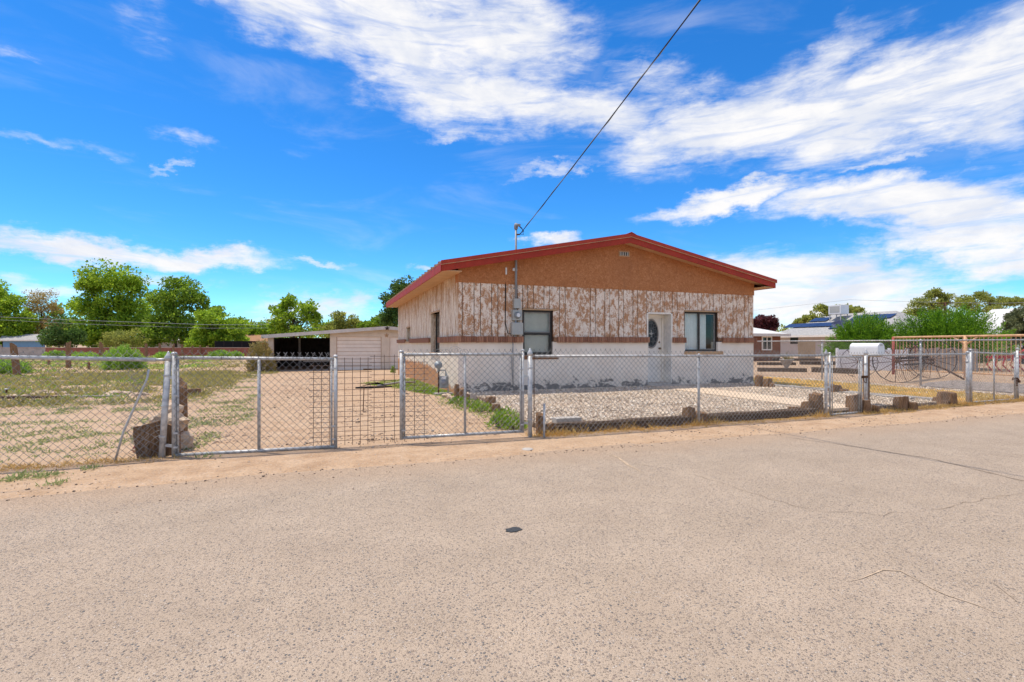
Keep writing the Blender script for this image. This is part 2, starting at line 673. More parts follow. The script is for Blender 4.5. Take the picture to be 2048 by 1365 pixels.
    plain('crack_sand', (.48, .36, .25), .95, 0, .3, 20)
    plain('tar_patch', (.050, .053, .058), .85, 0, .4, 90, .6, 160)

    # --- gravel
    t = NT('gravel_ground')
    vc = t.voro(26, out='Color'); vd = t.voro(26)
    c = t.ramp(t.xyz(vc)[0], [(0, (.36, .26, .18)), (.4, (.54, .41, .30)), (.8, (.68, .54, .41)), (1, (.46, .32, .22))])
    c = t.mix(t.mrange(vd, .3, .6), c, (.20, .145, .105))
    t.set('Base Color', c); t.set('Roughness', .9)
    t.bump(t.math('SUBTRACT', 1.0, vd), 1.0, .03)
    M['gravel'] = t.m
    t = NT('pebble')
    r = t.geo.outputs['Random Per Island']
    c = t.ramp(r, [(0, (.20, .15, .115)), (.12, (.48, .365, .26)), (.4, (.68, .545, .41)), (.62, (.80, .68, .545)), (.82, (.56, .42, .30)), (.93, (.80, .73, .64)), (1, (.36, .28, .22))])
    t.set('Base Color', t.mix(.35, c, t.ramp(t.noise(50, 3), [(.3, (.7, .7, .7)), (.7, (1.2, 1.2, 1.2))]), 'MULTIPLY'))
    t.set('Roughness', .85)
    M['pebble'] = t.m
    t = NT('dirt_stone')
    r = t.geo.outputs['Random Per Island']
    t.set('Base Color', t.ramp(r, [(0, (.14, .11, .09)), (.3, (.30, .21, .15)), (.6, (.44, .32, .23)), (.85, (.55, .43, .33)), (1, (.33, .30, .28))]))
    t.set('Roughness', .9)
    M['dirt_stone'] = t.m
    t = NT('dark_speckle')
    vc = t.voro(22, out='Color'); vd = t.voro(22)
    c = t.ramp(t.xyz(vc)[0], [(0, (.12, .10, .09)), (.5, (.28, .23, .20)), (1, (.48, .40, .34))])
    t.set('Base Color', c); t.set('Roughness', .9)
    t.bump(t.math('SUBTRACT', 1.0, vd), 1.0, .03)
    M['dark_speckle'] = t.m
    plain('concrete', (.60, .47, .345), .9, 0, .12, 4, .3, 60)
    plain('concrete_grey', (.42, .38, .34), .9, 0, .18, 8, .4, 50)

    # --- rock and wood
    t = NT('rock')
    c = t.ramp(t.noise(6, 7, .65), [(.25, (.32, .21, .14)), (.5, (.56, .42, .30)), (.75, (.72, .59, .46))])
    t.set('Base Color', c); t.set('Roughness', .95)
    t.bump(t.noise(18, 7, .7), .9, .03)
    M['rock'] = t.m
    t = NT('weathered_wood')
    g = t.noise(9, 6, .7, sc3=(6, 6, .7), dist=.5)
    c = t.ramp(g, [(.25, (.065, .035, .018)), (.48, (.24, .135, .072)), (.75, (.44, .28, .165))])
    t.set('Base Color', c); t.set('Roughness', .95)
    t.bump(t.noise(9, 6, .75, sc3=(7, 7, .6)), 1.0, .03)
    M['wood_v'] = t.m
    t = NT('timber')
    g = t.noise(8, 6, .7, sc3=(.5, 6, 6), dist=.5)
    c = t.ramp(g, [(.25, (.030, .020, .015)), (.5, (.085, .055, .038)), (.78, (.22, .15, .10))])
    t.set('Base Color', c); t.set('Roughness', .95)
    t.bump(t.noise(8, 6, .75, sc3=(.6, 7, 7)), .9, .02)
    M['timber'] = t.m
    t = NT('plank_tan')
    g = t.noise(8, 5, .7, sc3=(6, 6, .6))
    t.set('Base Color', t.ramp(g, [(.3, (.36, .25, .15)), (.7, (.56, .42, .28))])); t.set('Roughness', .85)
    M['plank_tan'] = t.m
    plain('grey_board', (.34, .31, .28), .9, 0, .2, 12, .3)
    plain('bark', (.10, .075, .055), .95, 0, .4, 6, .8, 14, .03)
    plain('bark_light', (.20, .16, .125), .95, 0, .35, 6, .6, 14, .03)

    # --- foliage
    def leaf(name, cols, trans=.35):
        t = NT(name)
        r = t.geo.outputs['Random Per Island']
        c = t.ramp(r, [(i / (len(cols) - 1), k) for i, k in enumerate(cols)])
        c = t.mix(.6, c, t.ramp(t.noise(.7, 3, .6), [(.3, (.75, .80, .75)), (.7, (1.75, 1.65, 1.3))]), 'MULTIPLY')
        t.set('Base Color', c)
        t.set('Roughness', .6)
        tr = t.N.new('ShaderNodeBsdfTranslucent')
        t.L.new(c, tr.inputs[0])
        mx = t.N.new('ShaderNodeMixShader')
        mx.inputs[0].default_value = trans
        t.L.new(t.b.outputs[0], mx.inputs[1])
        t.L.new(tr.outputs[0], mx.inputs[2])
        t.L.new(mx.outputs[0], t.N['Material Output'].inputs[0])
        M[name] = t.m
    leaf('leaf_bright', [(.10, .19, .014), (.24, .37, .03), (.40, .54, .05), (.16, .28, .022)], .5)
    leaf('leaf_mid', [(.08, .16, .016), (.17, .28, .03), (.29, .42, .045), (.12, .21, .02)], .5)
    leaf('leaf_dark', [(.04, .085, .02), (.08, .15, .035), (.13, .22, .05), (.05, .10, .025)], .4)
    leaf('leaf_olive', [(.17, .20, .045), (.29, .32, .075), (.40, .42, .11), (.21, .24, .06)], .5)
    leaf('leaf_brown', [(.20, .15, .05), (.38, .27, .09), (.50, .37, .14), (.24, .22, .07)], .45)
    leaf('leaf_juniper', [(.03, .09, .008), (.10, .23, .012), (.24, .44, .022), (.06, .15, .010)], .28)
    leaf('leaf_blue', [(.08, .10, .05), (.14, .16, .08), (.20, .22, .11), (.06, .08, .04)], .3)
    leaf('leaf_purple', [(.05, .012, .02), (.10, .025, .035), (.14, .04, .05), (.07, .025, .03)])
    leaf('leaf_tumble', [(.15, .27, .04), (.27, .43, .07), (.38, .54, .11), (.20, .35, .055)], .45)
    leaf('leaf_tan', [(.24, .18, .07), (.40, .30, .12), (.31, .27, .11), (.19, .18, .06)])
    leaf('weed', [(.19, .23, .09), (.28, .325, .14), (.37, .41, .19), (.23, .28, .11)], .4)
    leaf('yellow_grass', [(.50, .34, .10), (.68, .48, .17), (.78, .60, .26), (.56, .39, .13)], .35)
    leaf('weed_green', [(.12, .20, .02), (.19, .31, .03), (.27, .40, .05), (.14, .24, .03)], .42)
    leaf('dry_grass', [(.38, .22, .07), (.55, .35, .12), (.66, .46, .19), (.44, .28, .10)], .3)
    leaf('olive_grass', [(.24, .22, .075), (.34, .31, .11), (.42, .36, .15), (.21, .23, .07)], .3)
    leaf('red_leaf', [(.35, .02, .02), (.5, .03, .03), (.25, .02, .02)])

    # --- house
    t = NT('peeling_siding')
    oi = t.N.new('ShaderNodeObjectInfo').outputs['Random']
    off = t.N.new('ShaderNodeCombineXYZ'); t.L.new(t.math('MULTIPLY', oi, .35), off.inputs[2])
    ad = t.N.new('ShaderNodeVectorMath'); ad.operation = 'ADD'
    t.L.new(t.pos, ad.inputs[0]); t.L.new(off.outputs[0], ad.inputs[1])
    pv = ad.outputs[0]
    n1 = t.noise(2.6, 4, .6, pv)
    n2 = t.noise(10, 7, .74, pv, dist=.2, sc3=(1.0, 1.0, .55), loc=(3, 2, 1))
    n3 = t.noise(42, 5, .75, pv, dist=.3)
    s = t.math('ADD', t.math('MULTIPLY', n1, .22), t.math('ADD', t.math('MULTIPLY', n2, .50), t.math('MULTIPLY', n3, .34)))
    pk = t.mrange(s, .512, .550)
    brown = t.ramp(n3, [(.3, (.33, .15, .07)), (.5, (.49, .25, .13)), (.7, (.64, .38, .22))])
    white = t.ramp(t.noise(7, 5, .6), [(.3, (.82, .66, .53)), (.7, (.93, .82, .70))])
    white = t.mix(t.mrange(n3, .52, .66, 0, .45), white, (.60, .40, .28))
    t.set('Base Color', t.mix(pk, white, brown))
    t.set('Roughness', .85)
    t.bump(t.math('SUBTRACT', t.math('MULTIPLY', n2, .6), pk), .6, .008)
    M['siding'] = t.m
    t = NT('peeling_side_siding')
    n1 = t.noise(3.2, 7, .7, sc3=(3, 3, .32), dist=.5)
    n2 = t.noise(16, 6, .7, sc3=(3, 2.6, .5), dist=.8)
    s = t.math('ADD', t.math('MULTIPLY', n1, .6), t.math('MULTIPLY', n2, .4))
    z = t.xyz()[2]
    s = t.math('ADD', s, t.mrange(z, 2.2, 3.3, 0, .06))
    pk = t.mrange(s, .45, .59)
    t.set('Base Color', t.mix(pk, (.90, .78, .62), (.44, .235, .11)))
    t.set('Roughness', .85)
    t.bump(t.math('SUBTRACT', n2, pk), .5, .008)
    M['siding_side'] = t.m
    plain('siding_back', (.10, .055, .035), .9, 0, .2)
    t = NT('brown_stucco')
    n = t.noise(12, 7, .7, dist=1.5)
    c = t.ramp(n, [(.28, (.33, .115, .042)), (.5, (.47, .19, .075)), (.7, (.62, .29, .135))])
    c = t.mix(t.mrange(t.noise(1.2, 5, .6), .45, .7, 0, .4), c, (.36, .14, .058))
    c = t.mix(t.mrange(t.noise(3.0, 5, .7, sc3=(2.2, 1, .25)), .56, .74, 0, .35), c, (.28, .115, .055))
    t.set('Base Color', c); t.set('Roughness', .9)
    t.bump(t.noise(16, 7, .75, dist=1.6), .9, .02)
    M['stucco_brown'] = t.m
    t = NT('white_stucco')
    z = t.xyz()[2]
    n = t.noise(2.4, 7, .7, sc3=(1, 1, 1.5), dist=.4)
    hgt = t.math('ADD', z, t.math('MULTIPLY', t.math('SUBTRACT', n, .5), 1.7))
    peel = t.mrange(hgt, .205, .175)
    c = t.ramp(t.noise(2.2, 5, .6), [(.3, (.84, .71, .585)), (.7, (.93, .82, .70))])
    c = t.mix(t.mrange(t.math('ADD', z, t.math('MULTIPLY', n, .5)), .55, .95, .28, 0), c, (.62, .50, .42))
    c = t.mix(peel, c, t.ramp(t.noise(20, 5, .6), [(.3, (.16, .145, .135)), (.7, (.27, .245, .225))]))
    t.set('Base Color', c); t.set('Roughness', .9)
    t.bump(t.math('SUBTRACT', t.noise(26, 6, .7), t.math('MULTIPLY', peel, .8)), .5, .012)
    M['stucco_white'] = t.m
    t = NT('side_stucco')
    p = t.xyz()
    n = t.noise(1.6, 6, .65)
    hgt = t.math('ADD', p[2], t.math('MULTIPLY', t.math('SUBTRACT', n, .5), .55))
    hgt = t.math('ADD', hgt, t.mrange(p[1], 17.5, 13.0, 0, .55))
    low = t.mrange(hgt, .72, .60)
    c = t.ramp(t.noise(3, 5, .6), [(.3, (.70, .60, .47)), (.7, (.80, .71, .58))])
    t.set('Base Color', t.mix(low, c, t.ramp(t.noise(9, 6, .7), [(.3, (.42, .20, .09)), (.7, (.56, .30, .15))])))
    t.set('Roughness', .9)
    t.bump(t.noise(24, 6, .7), .5, .012)
    M['side_stucco'] = t.m
    t = NT('brick')
    r = t.N.new('ShaderNodeObjectInfo').outputs['Random']
    c = t.ramp(r, [(0, (.22, .09, .055)), (.5, (.33, .145, .085)), (1, (.42, .20, .12))])
    c = t.mix(t.mrange(t.noise(30, 5, .7), .45, .75, 0, .5), c, (.50, .32, .22))
    t.set('Base Color', c); t.set('Roughness', .9)
    t.bump(t.noise(60, 5, .7), .5, .005)
    M['brick'] = t.m
    plain('mortar', (.27, .14, .08), .95, 0, .25, 14)
    plain('red_trim', (.36, .036, .018), .6, 0, .14, 3)
    plain('red_trim_edge', (.40, .046, .022), .55, 0, .14, 3)
    plain('soffit', (.58, .36, .20), .75, 0, .10, 3)
    plain('roofing', (.34, .18, .10), .85, 0, .35, 12, .5, 40)
    plain('bronze_frame', (.055, .05, .045), .45, .3, .2)
    plain('white_paint', (.86, .80, .72), .6, 0, .07, 5)
    plain('white_wood', (.80, .74, .66), .75, 0, .14, 9, .2)
    plain('curtain', (.84, .83, .82), .9, 0, .06, 6)
    plain('blind', (.78, .77, .74), .7, 0, .06, 6)
    plain('room_dark', (.05, .045, .04), .9)
    plain('tan_trim', (.52, .33, .19), .8, 0, .15, 6)
    t = NT('window_glass')
    t.set('Base Color', (.9, .95, .95))
    t.set('Roughness', .02)
    t.b.inputs['Transmission Weight'].default_value = 0.0
    gl = t.N.new('ShaderNodeBsdfGlossy'); gl.inputs['Roughness'].default_value = .02
    tr = t.N.new('ShaderNodeBsdfTransparent'); tr.inputs[0].default_value = (.93, .95, .94, 1)
    mx = t.N.new('ShaderNodeMixShader')
    lw = t.N.new('ShaderNodeLayerWeight'); lw.inputs[0].default_value = .12
    t.L.new(t.math('ADD', t.math('MULTIPLY', lw.outputs['Facing'], .18), .015), mx.inputs[0])
    t.L.new(tr.outputs[0], mx.inputs[1]); t.L.new(gl.outputs[0], mx.inputs[2])
    t.L.new(mx.outputs[0], t.N['Material Output'].inputs[0])
    M['glass'] = t.m
    t = NT('leaded_glass')
    v = t.voro(11, t.mapping(t.pos, (1, 1, .7)), 'DISTANCE_TO_EDGE')
    t.set('Base Color', t.mix(t.mrange(v, .02, .06), (.16, .16, .16), t.ramp(t.noise(5, 3), [(.35, (.015, .02, .022)), (.65, (.045, .055, .06))])))
    t.set('Roughness', .3); t.b.inputs['Specular IOR Level'].default_value = .3
    M['leaded'] = t.m
    t = NT('dark_pane')
    t.set('Base Color', (.035, .045, .05)); t.set('Roughness', .05); t.b.inputs['Specular IOR Level'].default_value = .7
    M['dark_pane'] = t.m

    # --- outbuildings and neighbours
    plain('garage_stucco', (.74, .63, .52), .9, 0, .10, 2, .3, 30)
    plain('garage_door', (.88, .78, .69), .6, 0, .06, 3)
    plain('garage_fascia', (.64, .59, .54), .8, 0, .15, 3)
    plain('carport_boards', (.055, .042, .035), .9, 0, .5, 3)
    plain('brown_wall', (.22, .085, .05), .9, 0, .10, 3)
    plain('white_roof', (.62, .60, .58), .85, 0, .15, 3)
    plain('tan_wall', (.55, .47, .42), .9, 0, .08, 2)
    plain('grey_shingle', (.34, .33, .32), .9, 0, .30, 6, .3, 20)
    plain('blue_wall', (.16, .30, .46), .8, 0, .08, 2)
    plain('grey_wall', (.42, .40, .40), .85, 0, .10, 2)
    plain('black_mesh', (.01, .01, .012), .9)
    plain('white_fence', (.80, .80, .80), .6, 0, .05, 3)
    plain('red_paint', (.45, .025, .03), .5, .1, .2, 6)
    t = NT('solar')
    t.set('Base Color', t.ramp(t.noise(1.0, 2), [(.3, (.022, .030, .070)), (.7, (.032, .042, .095))]))
    t.set('Roughness', .15); t.b.inputs['Specular IOR Level'].default_value = .5
    M['solar'] = t.m
    t = NT('brick_wall')
    bt = t.N.new('ShaderNodeTexBrick')
    t.L.new(t.tc.outputs['UV'], bt.inputs['Vector'])
    bt.inputs['Color1'].default_value = (.24, .075, .05, 1)
    bt.inputs['Color2'].default_value = (.34, .12, .08, 1)
    bt.inputs['Mortar'].default_value = (.30, .17, .13, 1)
    bt.inputs['Scale'].default_value = 1.0
    bt.inputs['Brick Width'].default_value = .40
    bt.inputs['Row Height'].default_value = .20
    bt.inputs['Mortar Size'].default_value = .012
    t.L.new(t.mapping(t.pos, (1, 1, 1), rot=(math.radians(90), 0, 0)), bt.inputs['Vector'])
    t.set('Base Color', bt.outputs[0]); t.set('Roughness', .9)
    M['brick_wall'] = t.m
    plain('block_wall', (.38, .34, .31), .9, 0, .2, 2)
    plain('wall_cap', (.46, .34, .28), .9, 0, .15, 2)


build_materials()

# ------------------------------------------------------------------ the setting
def struct(o):
    o['kind'] = 'structure'
    return o


def build_ground():
    def axis(lo, hi, dense, far_lo, far_hi):
        a = list(np.arange(lo, hi + 1e-6, dense))
        s, x = dense, hi
        while x < far_hi:
            s *= 1.35; x += s; a.append(x)
        s, x = dense, lo
        while x > far_lo:
            s *= 1.35; x -= s; a.insert(0, x)
        return np.array(a)
    xs = axis(-26, 26, .4, -1500, 1500)
    ys = axis(6.2, 40, .4, 5.9, 2000)
    ys = np.concatenate([[-1500, -400, -120, -40, -14, -9, -7, 0, 4.6, 5.2, 5.35, 5.45, 5.55, 5.65, 5.75, 5.9, 6.05], ys[ys > 6.1]])
    X, Y = np.meshgrid(xs, ys)
    Z = np.zeros_like(X)
    for j in range(X.shape[0]):
        for i in range(X.shape[1]):
            x, y = X[j, i], Y[j, i]
            z = gz(x, y)
            if -7 < y < 5.9:
                e = .20 * mnoise.noise(Vector((x * .5, 3.3, 0))) + .06 * mnoise.noise(Vector((x * 2.1, 7.3, 0)))
                z = -.035 + .045 * sstep(5.25, 5.85, y + e)
            elif y >= 5.9 and abs(x) < 40 and y < 60:
                z += .016 * mnoise.noise(Vector((x * .9, y * .9, 0))) + .010
            Z[j, i] = z
    V = np.stack([X, Y, Z], -1).reshape(-1, 3)
    nx, ny = len(xs), len(ys)
    idx = np.arange(nx * ny).reshape(ny, nx)
    Fc = np.stack([idx[:-1, :-1], idx[:-1, 1:], idx[1:, 1:], idx[1:, :-1]], -1).reshape(-1, 4)
    struct(obj_np('ground', V, Fc, M['dirt'], None, True))
    # road
    xs = np.concatenate([[-900, -200, -60], np.arange(-30, 60.1, 2.0), [120, 300, 900]])
    ys = np.array([-6.4, -3, 0, 3, 5.0, 5.9])
    X, Y = np.meshgrid(xs, ys)
    V = np.stack([X, Y, np.full_like(X, .004)], -1).reshape(-1, 3)
    nx, ny = len(xs), len(ys)
    idx = np.arange(nx * ny).reshape(ny, nx)
    Fc = np.stack([idx[:-1, :-1], idx[:-1, 1:], idx[1:, 1:], idx[1:, :-1]], -1).reshape(-1, 4)
    road = struct(obj_np('road', V, Fc, M['road']))

    def ribbon(pts, w, mat, z=.008, name='crack', wob=.02, seed=0):
        rnd = random.Random(seed)
        P = [on_z(px, py, z) for (px, py) in pts]
        Q = []
        for a, b in zip(P[:-1], P[1:]):
            n = max(2, int((b - a).length / .09))
            for k in range(n):
                q = a.lerp(b, k / n)
                Q.append(Vector((q.x + rnd.uniform(-wob, wob), q.y + rnd.uniform(-wob, wob), z)))
        Q.append(P[-1])
        V, Fs = [], []
        for i, q in enumerate(Q):
            d = (Q[min(i + 1, len(Q) - 1)] - Q[max(0, i - 1)]).normalized()
            s = Vector((-d.y, d.x, 0))
            ww = w * rnd.uniform(.35, 1.2) * min(1, (i + .3) / 3, (len(Q) - i - .7) / 3)
            V += [tuple(q + s * ww / 2), tuple(q - s * ww / 2)]
            if i:
                Fs.append((2 * i - 2, 2 * i - 1, 2 * i + 1, 2 * i))
        return obj_np(name, V, np.array(Fs), mat, road)
    ribbon([(1555, 872), (1700, 892), (1860, 917), (2048, 962), (2120, 980)], .020, M['crack'], seed=1, wob=.010)
    ribbon([(1208, 905), (1236, 916), (1262, 934), (1290, 948)], .035, M['crack_sand'], seed=2)
    ribbon([(1236, 914), (1290, 932), (1370, 945), (1430, 962), (1500, 985), (1580, 1010), (1650, 1024), (1760, 1030), (1850, 1022)], .007, M['crack'], seed=3, wob=.03)
    ribbon([(1690, 1158), (1790, 1140), (1860, 1172), (1960, 1216), (2060, 1255)], .010, M['crack_sand'], seed=4, wob=.035)
    ribbon([(1985, 1165), (2020, 1190), (2070, 1225)], .008, M['crack'], seed=5, wob=.02)
    ribbon([(1850, 1022), (1960, 1000), (2060, 985)], .007, M['crack'], seed=8, wob=.03)
    # small tar patch
    rnd = random.Random(3)
    c = on_z(1027, 1059, .009)
    V = [tuple(c)]
    for k in range(18):
        a = 2 * math.pi * k / 18
        r = (1 + rnd.uniform(-.2, .2))
        V.append((c.x + math.cos(a) * .062 * r, c.y + math.sin(a) * .045 * r, .009))
    obj_np('tar_patch', V, np.array([(0, 1 + k, 1 + (k + 1) % 18) for k in range(18)]), M['tar_patch'], road)


build_ground()

GB = (3.15, 12.6, 6.98, 12.70)     # the pebble bed x0,x1,y0,y1


def gravel_edge_x(y):
    return 3.10 + .22 * sstep(8, 11, y) + .05 * math.sin(y * 3)


def sheet(name, poly, z, mat, parent=None):
    """poly of (x,y)"""
    V = [(x, y, z if not callable(z) else z(x, y)) for x, y in poly]
    me = bpy.data.meshes.new(name)
    c = Vector((sum(v[0] for v in V) / len(V), sum(v[1] for v in V) / len(V), 0))
    me.from_pydata([tuple(Vector(v) - c) for v in V], [], [tuple(range(len(V)))])
    me.update()
    me.materials.append(mat)
    o = bpy.data.objects.new(name, me)
    link(o, parent)
    o.location = c
    ORG[o] = c
    return o


def pebbles(n, xr, yr, zf, size, mat, name, reject=None, flat=.6):
    base = np.array([(1, 0, 0), (-1, 0, 0), (0, 1, 0), (0, -1, 0), (0, 0, 1), (0, 0, -1)], float)
    tri = np.array([(0, 2, 4), (2, 1, 4), (1, 3, 4), (3, 0, 4), (2, 0, 5), (1, 2, 5), (3, 1, 5), (0, 3, 5)])
    x = RNG.uniform(*xr, n); y = RNG.uniform(*yr, n)
    keep = np.ones(n, bool)
    if reject is not None:
        keep = np.array([not reject(a, b) for a, b in zip(x, y)])
    x, y = x[keep], y[keep]
    n = len(x)
    z = np.array([zf(a, b) for a, b in zip(x, y)])
    s = size * np.exp(RNG.normal(0, .35, n))
    sc3 = np.stack([s * RNG.uniform(.7, 1.3, n), s * RNG.uniform(.6, 1.1, n), s * flat * RNG.uniform(.7, 1.2, n)], 1)
    a = RNG.uniform(0, 2 * np.pi, n)
    P = base[None] * sc3[:, None, :] * RNG.uniform(.75, 1.2, (n, 6, 1))
    # tilt slightly then spin
    tl = RNG.normal(0, .35, n)
    Pz = P[:, :, 2] * np.cos(tl)[:, None] + P[:, :, 0] * np.sin(tl)[:, None]
    Px = P[:, :, 0] * np.cos(tl)[:, None] - P[:, :, 2] * np.sin(tl)[:, None]
    ca, sa = np.cos(a)[:, None], np.sin(a)[:, None]
    V = np.stack([Px * ca - P[:, :, 1] * sa + x[:, None], Px * sa + P[:, :, 1] * ca + y[:, None], Pz + (z + s * flat * .35)[:, None]], -1)
    Fc = (np.arange(n) * 6)[:, None, None] + tri[None]
    return obj_np(name, V.reshape(-1, 3), Fc.reshape(-1, 3), mat, None, False)


PATH = [(8.95, 12.7), (9.95, 12.7), (10.0, 10.4), (10.02, 6.9), (8.98, 6.9), (8.9, 10.4)]


def on_path(x, y):
    return 8.93 < x < 10.0


def build_yard():
    poly = [(gravel_edge_x(y), y) for y in np.arange(7.0, 12.71, .4)] + [(12.55, 12.7), (12.45, 7.0)]
    struct(sheet('gravel_bed', poly, .085, M['gravel']))
    sk = MB()  # banked edge of the bed so that it is a raised bed, not a floating sheet
    for (a, b) in zip(poly, poly[1:] + poly[:1]):
        sk.add([(a[0], a[1], -.02), (b[0], b[1], -.02), (b[0], b[1], .085), (a[0], a[1], .085)], [(0, 1, 2, 3)])
    struct(sk.build('gravel_bed_edge', M['gravel']))
    p = MB()
    p.prism([(x, y, .06) for x, y in PATH], (0, 0, .052))
    struct(p.build('concrete_path', M['concrete'], recalc=True))
    o = pebbles(46000, (3.15, 12.5), (7.02, 12.65), lambda x, y: .088 + .02 * mnoise.noise(Vector((x, y, 2))), .0165, M['pebble'], 'pebbles',
                lambda x, y: x < gravel_edge_x(y) - .02 or (on_path(x, y) and random.random() > .03))
    tag(o, 'pale tan river pebbles covering the raised front bed', 'gravel', kind='stuff')
    # side strips beyond the timber
    struct(sheet('gravel_strip', [(12.75, 7.3), (13.4, 7.3), (13.4, 16), (12.75, 16)], .022, M['gravel']))
    o = pebbles(9000, (12.75, 17.3), (7.3, 15.5), lambda x, y: .024, .022, M['pebble'], 'pebbles', lambda x, y: 13.5 < x < 16.5 and RNG.random() > .06)
    tag(o, 'scattered pale pebbles either side of the yellow grass strip', 'gravel', kind='stuff')
    struct(sheet('dark_yard_patch', [(17.6, 8.0), (21.7, 8.0), (21.7, 11.6), (19.6, 11.3), (17.6, 10.4)], .024, M['dark_speckle']))  # flat darker speckled sheet laid over the ground past the side fence
    # loose stones on the verge and the drive
    o = pebbles(3000, (-6, 14), (5.55, 7.0), lambda x, y: .006, .009, M['dirt_stone'], 'loose_stones')
    tag(o, 'small loose stones strewn along the dirt verge beside the road', 'gravel', kind='stuff')
    o = pebbles(11000, (-3.2, 3.2), (7.0, 24), lambda x, y: gz(x, y) + .006, .014, M['dirt_stone'], 'loose_stones',
                lambda x, y: x < -2.2 + .12 * (y - 7) * .3 or RNG.random() < (y - 7) / 24)
    tag(o, 'small loose stones scattered over the dirt driveway', 'gravel', kind='stuff')
    o = pebbles(260, (-5, 13), (4.6, 5.7), lambda x, y: .004, .010, M['dirt_stone'], 'loose_stones', lambda x, y: RNG.random() > ((y - 4.5) / 1.2) ** 2)
    tag(o, 'few dark stones kicked onto the edge of the road', 'gravel', kind='stuff')


build_yard()


# ------------------------------------------------------------------ foliage helpers
def unit(v):
    return v / (np.linalg.norm(v, axis=-1, keepdims=True) + 1e-9)


def leaf_quads(C, D, Ln, W):
    """rhombus leaves: C base points, D directions"""
    n = len(C)
    R = unit(RNG.normal(0, 1, (n, 3)))
    S = unit(np.cross(D, R))
    Ln = np.broadcast_to(Ln, (n,))[:, None]
    W = np.broadcast_to(W, (n,))[:, None]
    V = np.stack([C, C + D * Ln * .5 + S * W * .5, C + D * Ln, C + D * Ln * .5 - S * W * .5], 1).reshape(-1, 3)
    Fc = np.arange(n * 4).reshape(n, 4)
    return V, Fc


def crown_leaves(clumps, per, size, aspect=.6):
    """clumps: array (m,4) x y z r"""
    cl = np.asarray(clumps, float)
    m = len(cl)
    dirs = unit(RNG.normal(0, 1, (m, per, 3)))
    rad = RNG.uniform(.35, 1.0, (m, per, 1)) ** .6
    C = cl[:, None, :3] + dirs * rad * cl[:, None, 3:4] * np.array([1, 1, .75])
    D = unit(dirs * .7 + RNG.normal(0, .7, (m, per, 3)) + np.array([0, 0, .15]))
    L = size * RNG.uniform(.6, 1.4, (m * per))
    return leaf_quads(C.reshape(-1, 3), D.reshape(-1, 3), L, L * aspect)


def tree(name, label, cat, base, blobs, depth, mat, bark='bark', clumps=26, per=90, size=.30, cr=.34, trunk_r=.18, group=None, hollow=.35, aspect=.6, limbs=14, seed=1):
    """blobs: ellipsoids given as photo boxes at the tree's own distance; they have the same extent in depth"""
    rnd = np.random.default_rng(seed)
    base = Vector(base)
    t = thing(name, label, cat, base, group)
    allc = []
    k = depth / F
    for (px, py, rx, ry) in blobs:
        c = np.array(at(px, py, depth))
        rw, rh = rx * k, ry * k
        n = int(clumps * min(1.7, max(.62, (rx * ry) / (50 * 32))))
        d = unit(rnd.normal(0, 1, (n, 3)))
        d[:, 2] = np.where(d[:, 2] < -.85, -d[:, 2], d[:, 2])
        r = rnd.uniform(hollow, 1.0, (n, 1))
        p = c + d * r * np.array([rw, rw * .85, rh]) * .86
        rad = rnd.uniform(.7, 1.3, (n, 1)) * cr * (rw + rh) / 2
        allc.append(np.concatenate([p, rad], 1))
    cl = np.concatenate(allc)
    V, Fc = crown_leaves(cl, per, size, aspect)
    # keep leaves off the ground
    obj_np('crown', V, Fc, M[mat], t)
    mb = MB()
    lo = cl[:, 2].min()
    cc = cl[:, :3].mean(axis=0)
    top = Vector((cc[0] * .85 + base.x * .15, cc[1] * .85 + base.y * .15, cc[2] + .15 * (cl[:, 2].max() - cc[2])))
    mid = base.lerp(top, .45) + Vector((rnd.normal(0, .15), rnd.normal(0, .15), 0))
    mb.tube([base - Vector((0, 0, .1)), base + Vector((0, 0, .25)), mid, top], [trunk_r * 1.35, trunk_r, trunk_r * .75, trunk_r * .3], 7)
    for i in rnd.permutation(len(cl))[:limbs]:
        e = Vector(cl[i, :3])
        s = base.lerp(top, rnd.uniform(.30, .9)) if rnd.random() < .4 else mid.lerp(top, rnd.uniform(0, .8))
        m1 = s.lerp(e, .5) + Vector((0, 0, -.10 * (e - s).length + rnd.normal(0, .08)))
        mb.tube([s, m1, e], [trunk_r * .38, trunk_r * .22, trunk_r * .07], 5)
    mb.build('trunk', M[bark], t, True)
    return t


def blade_patch(name, pts, mat, h, w, blades, lean=.5, label=None, cat='weeds', kind='stuff', parent=None, top=True):
    """tufts of blades at pts (n,3)"""
    pts = np.asarray(pts, float)
    n = len(pts)
    C = np.repeat(pts, blades, axis=0)
    C[:, :2] += RNG.normal(0, w * 4, (n * blades, 2))
    D = RNG.normal(0, lean, (n * blades, 3))
    D[:, 2] = np.abs(D[:, 2]) * .3 + .6
    D = unit(D)
    hs = np.repeat(RNG.uniform(.5, 1.3, n), blades) * h * RNG.uniform(.5, 1.2, n * blades)
    V, Fc = leaf_quads(C, D, hs, w * RNG.uniform(.6, 1.4, n * blades))
    o = obj_np(name, V, Fc, M[mat], parent)
    if parent is None:
        tag(o, label, cat, kind=kind)
    return o


def ground_pts(n, xr, yr, keep=None):
    out = []
    while len(out) < n:
        x, y = random.uniform(*xr), random.uniform(*yr)
        if keep is None or keep(x, y):
            out.append((x, y, gz(x, y) + .004))
    return out


# ------------------------------------------------------------------ the house
HX0, HX1, HYF, HYB = 3.14, 13.26, 12.80, 25.40
Z_SID0, Z_SID1 = 1.57, 3.02
EAVE_X0, EAVE_X1, RIDGE_X = 2.62, 13.74, 8.18
Z_EAVE, Z_RIDGE, ROOF_Y0, ROOF_Y1 = 3.47, 4.57, 12.34, 25.90


